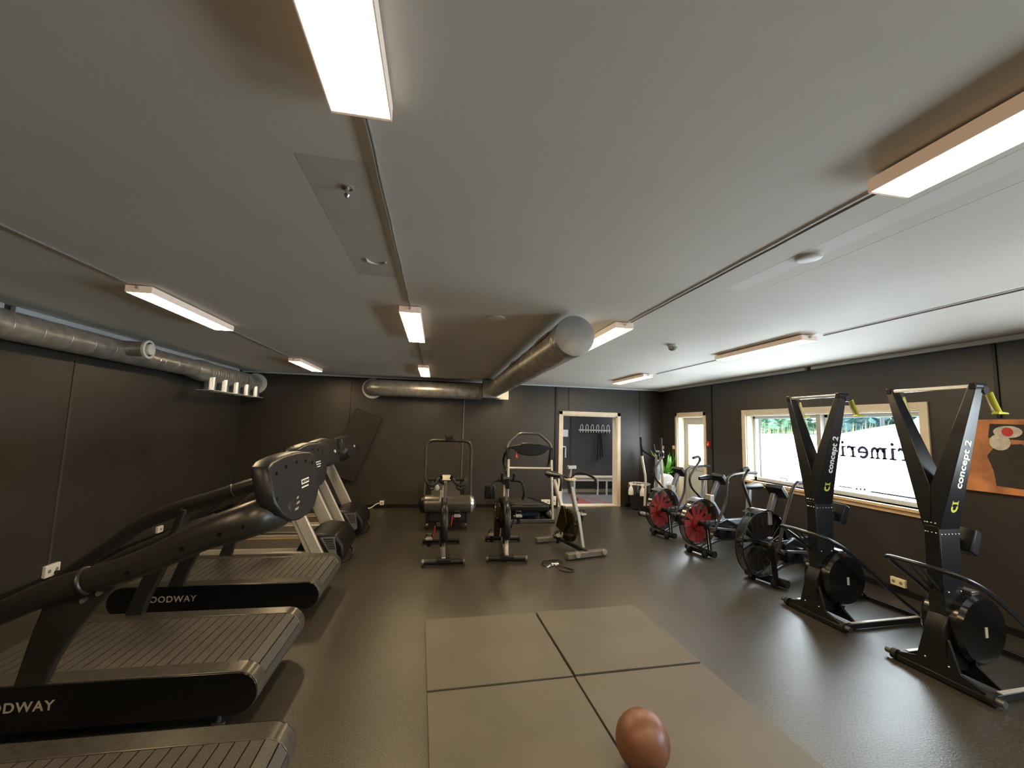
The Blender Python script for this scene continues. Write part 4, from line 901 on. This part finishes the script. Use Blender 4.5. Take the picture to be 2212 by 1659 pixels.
# ------------------------------------------------------------------ air bikes (local +x = fan end)
def air_bike(kind, label, loc, rz):
    t = thing('air_bike', label, 'exercise bike', loc, rz, 'air bikes along the right wall')
    fx, fz, R = (.08, .44, .315) if kind == 'red' else (.16, .46, .36)
    D = .055
    mx = 0 if kind == 'red' else .17
    # fan blades behind a smoked guard
    fm = 'fanred' if kind == 'red' else 'fandark'
    mb = MB(); n = 11 if kind == 'red' else 18
    for k in range(n):
        a = 2*PI*k/n; ca, sa = math.cos(a), math.sin(a); rr = R*.86 if kind == 'red' else R*.86; wb = .058 if kind == 'red' else .03
        def P(r, q, y): return (fx+r*ca-q*sa, y, fz+r*sa+q*ca)
        mb.hexa([P(.05, -.02, -.03), P(.05, .02, -.03), P(.05, .02, -.022), P(.05, -.02, -.022), P(rr, -wb*.8, .012), P(rr, wb, -.02), P(rr, wb, -.012), P(rr, -wb*.8, .02)])
    if kind == 'red': mb.lathe([(.01, -.03), (R*.34, -.02), (R*.34, .02), (.01, .03)], (fx, 0, fz), (0, 1, 0), 28)
    mb.build('fan_blades', fm, t)
    for s in (-1, 1):
        g = MB().lathe([(R, s*.040), (R*.96, s*D), (R*.5, s*(D+.018)), (.06, s*(D+.024))], (fx, 0, fz), (0, 1, 0), 48)
        g.f = g.f[:-2]
        gd = g.build('fan_guard', 'smoke', t)
        w = MB(); nw = 24
        for k in range(nw):
            a = 2*PI*k/nw; w.tube([(fx+r*math.cos(a), s*y, fz+r*math.sin(a)) for r, y in ((R*.97, D+.002), (R*.5, D+.020), (.06, D+.026))], .0014, 5)
        if kind != 'red': w.build('guard_wires', 'black', gd)
        MB().torus((fx, s*.043, fz), (0, 1, 0), R, .006, 48, 8).build('guard_rim', 'black', t)
    MB().lathe([(R*.985, -.04), (R, -.04), (R, .04), (R*.985, .04)], (fx, 0, fz), (0, 1, 0), 48).build('fan_rim', 'smoke_rim', t)
    MB().cyl((fx, -.17, fz), (fx, .17, fz), .035, 20).build('axle', 'black', t)
    for s in (-1, 1): MB().lathe([(.06, 0), (.055, .03), (.02, .04)], (fx, s*.14, fz), (0, s, 0), 22).build('hub_cap', 'black', t)
    # frame
    for s in (-1, 1):
        st = MB().bar((fx, s*.15, fz), (fx-.05, s*.15, .09), .055, .025, (1, 0, 0)).build('fork_leg', 'black', t, .004)
        if kind == 'red':
            if s > 0: lettering('CROSSMAXX', .052, basis((.13, 0, .99), (.99, 0, -.13), (fx-.025, .1645, .255)).copy() @ Matrix.Rotation(PI, 4, 'X') if False else basis((.13, 0, .99), (.99, 0, -.13), (fx-.025, .1645, .25)), 'whiteink', st, spacing=.98, weight=.002)
    for x, nm in ((.04, 'front_stabilizer'), (-1.10, 'rear_stabilizer')):
        MB().tube([(x, -.24, .06), (x, .24, .06)], .045, 18).build(nm, 'black', t)
    for s in (-1, 1): MB().cyl((.105, s*.13-.02, .045), (.105, s*.13+.02, .045), .045, 20).build('wheel', 'rubber', t)
    MB().tube(fillet([(.02, 0, .09), (-.30, 0, .17), (-.62, 0, .17), (-1.1, 0, .07)], .12, 5), .028, 14).build('floor_beam', 'grey_steel', t)
    MB().bar((-.12, 0, .42), (-.98, 0, .40), .07, .08).build('main_beam', 'bluegrey' if kind == 'red' else 'black', t, .012)
    MB().bar((-.55, 0, .40), (-.50, 0, .18), .06, .08).bar((-.95, 0, .38), (-1.05, 0, .10), .06, .08).build('frame_stay', 'black', t, .008)
    MB().prism([(-.30, .20), (-.62, .16), (-.70, .36), (-.45, .47), (-.24, .42)], -.06, .06).build('chain_cover', 'black', t, .015)
    # silver mudguard / resistance arch over the rear of the fan
    gpts = [(fx+(R+.03)*math.cos(math.radians(a)), 0, fz+(R+.03)*math.sin(math.radians(a))) for a in range(65, 176, 10)]
    mb = MB()
    for i in range(len(gpts)-1):
        p, q = V(gpts[i]), V(gpts[i+1]); mb.add([(v.x, y, v.z) for v in (p, q) for y in (-.085, .085)], [(0, 1, 3, 2)])
    mb.build('fan_fender', 'steel_blue' if kind == 'red' else 'black_gloss', t)
    MB().bar((-.20, 0, .70), (-.42, 0, .44), .06, .08).build('fender_stay', 'bluegrey' if kind == 'red' else 'black', t, .008)
    # mast and console
    MB().bar((-.17+mx, 0, .70), (-.34+mx, 0, 1.00), .055, .07).build('mast', 'grey_steel', t, .01)
    MB().box(-.20+mx, -.12+mx, -.05, .05, .66, .82).build('mast_bracket', 'silver_dark', t, .008)
    MB().hexa([(x+mx, y, z) for x, y, z in ((-.42, -.10, .95), (-.30, -.10, 1.08), (-.30, .10, 1.08), (-.42, .10, .95), (-.47, -.10, .99), (-.35, -.10, 1.12), (-.35, .10, 1.12), (-.47, .10, .99))]).build('console', 'black', t, .01)
    # moving arms
    near = [(.03, .24, .40), (-.17, .26, .74), (-.20, .27, 1.09), (-.30, .27, 1.13), (-.62, .25, 1.15)]
    far = [(-.40, -.24, .62), (-.08, -.26, .90), (-.05, -.26, 1.04), (-.28, -.26, 1.28), (-.26, -.24, 1.32)]
    if kind != 'red':
        near = [(.20, .24, .44), (.12, .26, .74), (-.07, .27, 1.12), (-.16, .27, 1.17)]; far = [(-.18, -.24, .62), (.06, -.26, 1.13), (-.08, -.26, 1.26)]
    a = MB().tube(fillet(near, .07, 5), .019, 14).build('near_arm', 'arm_taupe', t)
    e = near[-1]; MB().tube([e, (e[0]-.26, e[1]-.02, e[2]-.01)], .021, 14).build('grip', 'grip', a)
    b = MB().tube(fillet(far, .07, 5), .019, 14).build('far_arm', 'arm_taupe', t)
    e = far[-1]; MB().tube(fillet([e, (e[0]+.05, e[1]+.02, e[2]+.03), (e[0]+.19, e[1]+.04, e[2]+.01)], .03, 4), .021, 14).build('grip', 'grip', b)
    for s in (-1, 1):
        MB().cyl((fx+.0, s*.20, fz-.03), (fx, s*.28, fz-.03), .022, 14).build('foot_peg', 'grey_steel', t)
        MB().bar((-.02, s*.20, .40), (-.48, s*.16, .33), .035, .03).build('link_rod', 'grey_steel', t, .006)
    MB().cyl((-.47, -.14, .32), (-.47, .14, .32), .05, 20).build('crank_hub', 'black', t)
    for s in (-1, 1):
        c = MB().bar((-.47, s*.13, .32), (-.47-s*.12, s*.145, .32-s*.10), .03, .016, (0, 1, 0)).build('crank', 'black', t, .003)
        MB().box(-.52-s*.12, -.42-s*.12, s*.20-.04, s*.20+.04, .31-s*.10, .33-s*.10).build('pedal', 'pedalgrey', c, .004)
    # seat
    MB().bar((-.98, 0, .38), (-1.03, 0, .86), .05, .06).build('seat_post', 'bluegrey', t, .006)
    seat(t, -1.06, .90, 'black', .30)
    return t
air_bike('red', 'air bike with red fan blades farthest from the camera, beside the elliptical trainer', (3.765, 6.495, 0), math.radians(180+20))
air_bike('red', 'air bike with red fan blades between the other two air bikes', (3.785, 5.53, 0), math.radians(180+15))
air_bike('black', 'air bike with a large black spoked fan, nearest the ski machines', (3.885, 4.44, 0), math.radians(180+17))

# ------------------------------------------------------------------ elliptical, bin, plant
el = thing('elliptical_trainer', 'silver elliptical trainer with tall black handles in the far right corner', 'elliptical trainer', (4.26, 7.80, 0), math.radians(180+18))
MB().tube([(0, -.32, .05), (0, .32, .05)], .038, 16).build('front_stabilizer', 'silver_dark', el)
for s in (-1, 1): MB().cyl((0, s*.30, .05), (0, s*.34, .05), .05, 18).build('foot_wheel', 'rubber', el)
MB().tube([(-.70, -.22, .05), (-.70, .22, .05)], .035, 16).build('rear_stabilizer', 'silver_dark', el)
MB().bar((0, 0, .07), (-.70, 0, .07), .06, .06).build('floor_beam', 'silver_dark', el, .006)
MB().bar((-.12, 0, .08), (-.16, 0, 1.22), .08, .075).build('mast', 'bluegrey', el, .01)
fw = MB().lathe([(.05, -.09), (.22, -.085), (.235, -.06), (.235, .06), (.22, .085), (.05, .09)], (-.36, 0, .62), (0, 1, 0), 40).build('flywheel_cover', 'white', el)
MB().lathe([(.09, .088), (.08, .096), (.01, .1)], (-.36, 0, .62), (0, 1, 0), 24).build('logo_disc', 'cornice', fw)
for s in (-1, 1):
    ar = MB().tube(fillet([(-.02, s*.22, .20), (-.05, s*.22, .75), (.02, s*.24, 1.12), (.02, s*.25, 1.22)], .1, 5), .024, 14).build('swing_arm', 'silver', el)
    MB().tube([(.02, s*.25, 1.20), (.04, s*.26, 1.58)], .026, 14).build('swing_grip', 'grip', ar)
    MB().tube(fillet([(-.14, s*.04, 1.16), (-.05, s*.12, 1.24), (.10, s*.16, 1.32), (.14, s*.16, 1.46)], .05, 5), .022, 12).build('fixed_handle', 'grip', el)
    MB().bar((-.04, s*.20, .22), (-.60, s*.18, .28), .05, .05).build('foot_rod', 'silver', el, .006)
    MB().box(-.55, -.25, s*.18-.06, s*.18+.07, .30, .34).build('foot_plate', 'rubber', el, .008)
MB().box(-.24, -.16, -.09, .09, 1.18, 1.32).build('console', 'silver', el, .01)
MB().cyl((-.02, -.12, .22), (-.02, .12, .22), .03, 16).build('arm_axle', 'bright_steel', el)

bi = thing('waste_bin', 'black round bin with clear bag beside the doorway', 'bin', (4.46, 8.72, 0), 0)
MB().lathe([(.17, 0), (.19, .02), (.215, .50), (.215, .52), (.20, .52), (.185, .04), (.02, .03)], (0, 0, 0), (0, 0, 1), 36).build('bin_body', 'rubber', bi)
mb = MB(); n = 36
def bagring(r0, z0, am): return [(r0*(1+am*math.sin(k*2.3)+am*.6*math.cos(k*1.1))*math.cos(2*PI*k/n), r0*(1+am*math.sin(k*2.3))*math.sin(2*PI*k/n), z0+am*.3*math.sin(k*1.7)) for k in range(n)]
rg = [bagring(.19, .46, .02), bagring(.215, .555, .04), bagring(.235, .54, .05), bagring(.235, .42, .06), bagring(.225, .34, .14)]
for q in rg: mb.v += q
for i in range(len(rg)-1):
    for k in range(n): mb.f.append((i*n+k, i*n+(k+1) % n, (i+1)*n+(k+1) % n, (i+1)*n+k))
mb.build('bin_bag', 'bag', bi)
MB().torus((0, 0, .545), (0, 0, 1), .222, .016, 32, 8).build('bag_roll', 'white', bi)
def spray(label, x, y):
    t = thing('spray_bottle', label, 'spray bottle', (x, y, .33), 0, 'spray bottles hanging on the bin')
    MB().lathe([(.052, 0), (.055, .01), (.05, .10), (.03, .16), (.018, .18), (.018, .20)], (0, 0, 0), (0, 0, 1), 22).build('bottle', 'white', t)
    MB().box(-.03, .045, -.016, .016, .20, .25).build('spray_head', 'white', t, .006); MB().box(.03, .04, -.008, .008, .14, .20).build('trigger', 'red' if x < 4.4 else 'white', t, .003)
spray('white spray bottle with red trigger hanging on the bin next to the door frame', 4.195, 8.592)
spray('white spray bottle hanging on the front of the bin', 4.374, 8.424)
pt = thing('potted_plant', 'green long leaved plant in a white pot in the far right corner', 'plant', (4.88, 8.40, 0), 0)
MB().lathe([(.12, 0), (.13, .01), (.17, .62), (.175, .64), (.155, .64), (.15, .58), (.02, .57)], (0, 0, 0), (0, 0, 1), 32).build('pot', 'white', pt)
MB().lathe([(.15, .59), (.05, .60), (.01, .60)], (0, 0, 0), (0, 0, 1), 24).build('soil', 'rubber', pt)
rnd = random.Random(11)
def leaves(nl, m, nm, z0, lo, hi, rise):
    mb = MB()
    for k in range(nl):
        a = rnd.random()*2*PI; L = rnd.uniform(lo, hi); up = rnd.uniform(*rise); wv = rnd.uniform(.022, .034); d = V(math.cos(a), math.sin(a), 0); sd = V(-d.y, d.x, 0)
        prev = None
        for i in range(7):
            u = i/6; p = V(0, 0, z0)+d*(.03+L*u*.8*(1-up*.35))+V(0, 0, 1)*(L*(up*u*1.1-(1.15-up)*.75*u*u)); ww = wv*math.sin(PI*min(1, u*.9+.08))+.002
            p.x = max(-.26, min(p.x, XR-4.88-.06)); p.y = max(-.20, min(p.y, YB-8.40-.06))
            row = [p-sd*ww+V(0, 0, .008), p, p+sd*ww+V(0, 0, .008)]
            o = len(mb.v); mb.v += [tuple(x) for x in row]
            if i: mb.f += [(o-3, o-2, o+1, o), (o-2, o-1, o+2, o+1)]
    return mb.build(nm, m, pt)
MB().tube([(0, 0, .58), (.01, 0, .75), (0, 0, .86)], .02, 10).build('stem', 'leafdark', pt)
leaves(44, 'leaf', 'upper_leaves', .76, .38, .64, (.35, 1.05)); leaves(24, 'leafdark', 'lower_leaves', .70, .2, .32, (.2, .7))

# ------------------------------------------------------------------ ski machines (local +x = user side)
def ski_machine():
    t = thing('ski_machine', '', 'ski machine', (0, 0, 0), 0, 'ski machines on the right')
    # origin: mast centre on the floor
    ma = MB().box(-.10, .10, -.05, .05, .14, 1.08).build('mast', 'black_mast', t, .006)
    bo = MB()
    for sy in (-1, 1):
        for k in range(6): bo.sphere((-.085+.034*k, sy*.052, 1.025), .0055, 8, 6)
    for y in (-.03, -.005, .02, .035):
        for z in (1.03, 1.10): bo.sphere((-.102, y, z), .006, 8, 6)
    for sy in (-1, 1):
        for x in (-.06, .06):
            for z in (.38, .62): bo.sphere((x, sy*.052, z), .007, 8, 6)
    bo.build('rivets', 'bright_steel', ma)
    for s in (-1, 1):
        prof = [(1.06, .052, 0.0), (1.37, .1229, .001), (2.11, .292, .245)]           # z, outer y, inner y
        vs = []
        for z, yo, yi in prof:
            d = .10-.062*(z-1.06)/1.05
            vs += [(-d, s*yo, z), (d, s*yo, z), (d, s*yi, z), (-d, s*yi, z)]
        fs = [(0, 1, 2, 3), (8, 11, 10, 9)]
        for k in (0, 4):
            for i in range(4): fs.append((k+i, k+(i+1) % 4, k+4+(i+1) % 4, k+4+i))
        ar = MB().add(vs, fs).build('arm', 'black_mast', t, .004)
        # lettering up the outer face
        ang = math.atan2(.292-.052, 2.11-1.06)
        upv = V(0, s*math.sin(ang), math.cos(ang)); nrm = V(0, s*math.cos(ang), -math.sin(ang))
        c0 = V(0, s*.1229, 1.37)+nrm*.0012
        side = upv.cross(nrm)
        yv = nrm.cross(upv)
        lettering('concept 2', .088, basis(upv, yv, c0+upv*.17), 'whiteink', ar, shear=.2, weight=.0022, spacing=1.02)
        mk = MB(); p0 = c0+upv*(-.155)
        for i in range(10):
            aa, ab = math.radians(60+240*i/10), math.radians(60+240*(i+1)/10)
            mk.add([p0+upv*(r*math.cos(a))*1+yv*(r*math.sin(a)) for a, r in ((aa, .016), (aa, .034), (ab, .034), (ab, .016))], [(0, 1, 2, 3)])
        mk.add([p0+upv*u+yv*v for u, v in ((.03, -.03), (.045, -.03), (.045, .03), (.03, .03))], [(0, 1, 2, 3)])
        mk.add([p0+upv*u+yv*v for u, v in ((.02, -.03), (.055, -.03), (.055, -.022), (.02, -.022))], [(0, 1, 2, 3)])
        mk.add([p0+upv*u+yv*v for u, v in ((.02, .022), (.055, .022), (.055, .03), (.02, .03))], [(0, 1, 2, 3)])
        mk.build('logo_mark', 'limegreen', ar)
        MB().box(-.045, .075, s*.268-.02, s*.268+.02, 2.075, 2.125).build('pulley_block', 'black', ar, .006)
        MB().cyl((.06, s*.268-.022, 2.075), (.06, s*.268+.022, 2.075), .03, 20).build('pulley', 'grey_steel', ar)
        # pole handle hanging from the pulley
        h = MB().tube(fillet([(.11, s*.275, 2.06), (.14, s*.28, 1.98), (.17, s*.285, 1.92)], .03, 3), .020, 12, .016)
        hd = h.build('pole_handle', 'limegreen', t)
        MB().hexa([(.13, s*.285-.022, 1.905), (.25, s*.285-.018, 1.91), (.25, s*.285+.018, 1.91), (.13, s*.285+.022, 1.905), (.14, s*.285-.02, 1.925), (.24, s*.285-.012, 1.922), (.24, s*.285+.012, 1.922), (.14, s*.285+.02, 1.925)]).build('hand_rest', 'limegreen', hd, .004)
        MB().tube([(.10, s*.262, 2.04), (.145, s*.266, 1.93)], .004, 8).build('hand_strap', 'canvas_pale', hd)
        MB().tube([(.07, s*.268, 2.10), (.11, s*.275, 2.06)], .008, 8).build('cord_end', 'black', hd)
        MB().tube([(.085, s*.235, 2.06), (.125, s*.03, 1.10)], .0028, 6).build('drive_cord', 'silver', t)
    MB().bar((-.015, -.25, 2.10), (-.015, .25, 2.10), .028, .028).build('top_bar', 'bright_steel', t, .004)
    # flywheel housing on the user side
    dr = MB().lathe([(.03, -.13), (.215, -.125), (.24, -.10), (.24, .10), (.215, .125), (.03, .13)], (.14, 0, .37), (0, 1, 0), 48).build('flywheel_housing', 'black_gloss', t)
    MB().torus((.14, -.045, .37), (0, 1, 0), .241, .004, 48, 6).torus((.14, .045, .37), (0, 1, 0), .241, .004, 48, 6).build('housing_rib', 'black', dr)
    bd = MB()
    for a0, a1 in ((5, 62),):
        n = 12
        for k in range(n):
            a, b = math.radians(a0+(a1-a0)*k/n), math.radians(a0+(a1-a0)*(k+1)/n)
            bd.add([(.14+.244*math.cos(q), y, .37+.244*math.sin(q)) for q in (a, b) for y in (-.035, .035)], [(0, 1, 3, 2)])
    bd.build('housing_band', 'bluegrey', dr)
    MB().box(.36, .41, -.06, .06, .34, .37).build('damper_lever', 'grey_steel', dr, .006); MB().box(.10, .18, -.09, .09, .595, .63).build('housing_cap', 'grey_steel', dr, .006)
    MB().box(.13, .155, -.1345, -.131, .33, .40).build('housing_sticker', 'silver', dr)
    MB().lathe([(.04, 0), (.03, .02), (.005, .025)], (-.03, -.052, .27), (0, -1, 0), 20).build('pivot_cap', 'grey_steel', ma)
    # monitor
    mo = MB().bar((.10, 0, .93), (.17, 0, .98), .03, .03).build('monitor_arm', 'black', t, .004)
    MB().hexa([(.15, -.08, .90), (.22, -.08, .86), (.22, .08, .86), (.15, .08, .90), (.22, -.08, 1.06), (.28, -.08, 1.03), (.28, .08, 1.03), (.22, .08, 1.06)]).build('monitor', 'black', mo, .008)
    # floor stand
    MB().prism([(-.26, .03), (.26, .03), (.26, .07), (.13, .11), (.075, .31), (-.075, .31), (-.13, .11), (-.26, .07)], -.135, -.115, 'yz').build('foot_plate', 'black', t, .004)
    fb = MB()
    for y, z in ((-.05, .27), (.05, .27), (-.07, .13), (.07, .13)): fb.sphere((-.136, y, z), .008, 8, 6)
    fb.build('foot_bolts', 'bright_steel', t)
    MB().prism([(-.24, .03), (.24, .03), (.10, .13), (.06, .26), (-.06, .26), (-.10, .13)], .08, .10, 'yz').build('rear_plate', 'black', t, .004)
    MB().prism([(-.10, .46), (-.155, .36), (-.15, .20), (-.10, .10), (.16, .06), (.22, .16), (.10, .46)], -.062, .062, 'xz').build('lower_shroud', 'black', t, .01)
    for s in (-1, 1):
        MB().cyl((-.12, s*.265, .04), (-.12, s*.30, .04), .038, 20).build('wheel', 'rubber', t)
        MB().cyl((-.12, s*.30, .045), (-.12, s*.345, .045), .022, 14).build('axle_cap', 'grey_steel', t)
        MB().bar((-.10, s*.265, .035), (.86, s*.265, .035), .035, .045).build('floor_rail', 'black', t, .004)
        MB().box(-.02, .84, s*.265-.014, s*.265+.014, .058, .064).build('rail_strip', 'silver', t)
    MB().bar((.86, -.28, .03), (.86, .28, .03), .04, .04).build('end_bar', 'black', t, .005)
    MB().bar((-.12, -.26, .03), (-.12, .26, .03), .05, .04).build('front_bar', 'black', t, .005)
    lp = smooth([(.84, -.265, .05), (.52, -.265, .27), (.14, -.265, .57), (-.10, -.265, .73), (-.24, -.21, .80), (-.30, -.06, .82), (-.30, .06, .82), (-.24, .21, .80), (-.10, .265, .73), (.14, .265, .57), (.52, .265, .27), (.84, .265, .05)], 6)
    MB().tube(lp, .017, 14).build('brace_loop', 'black_mast', t)
    MB().bar((-.29, -.03, .815), (-.08, -.03, .60), .012, .012).bar((-.29, .03, .815), (-.08, .03, .60), .012, .012).build('loop_stay', 'black_mast', t)
    return t
K1 = ski_machine(); K1.location = (3.72, 3.575, 0); K1.rotation_euler = (0, 0, math.radians(3)); K1['label'] = 'farther black ski machine in front of the window mullion'
K2 = dup(K1, (3.745, 2.585, 0), math.radians(3), 'nearer black ski machine at the right edge, beside the orange picture')
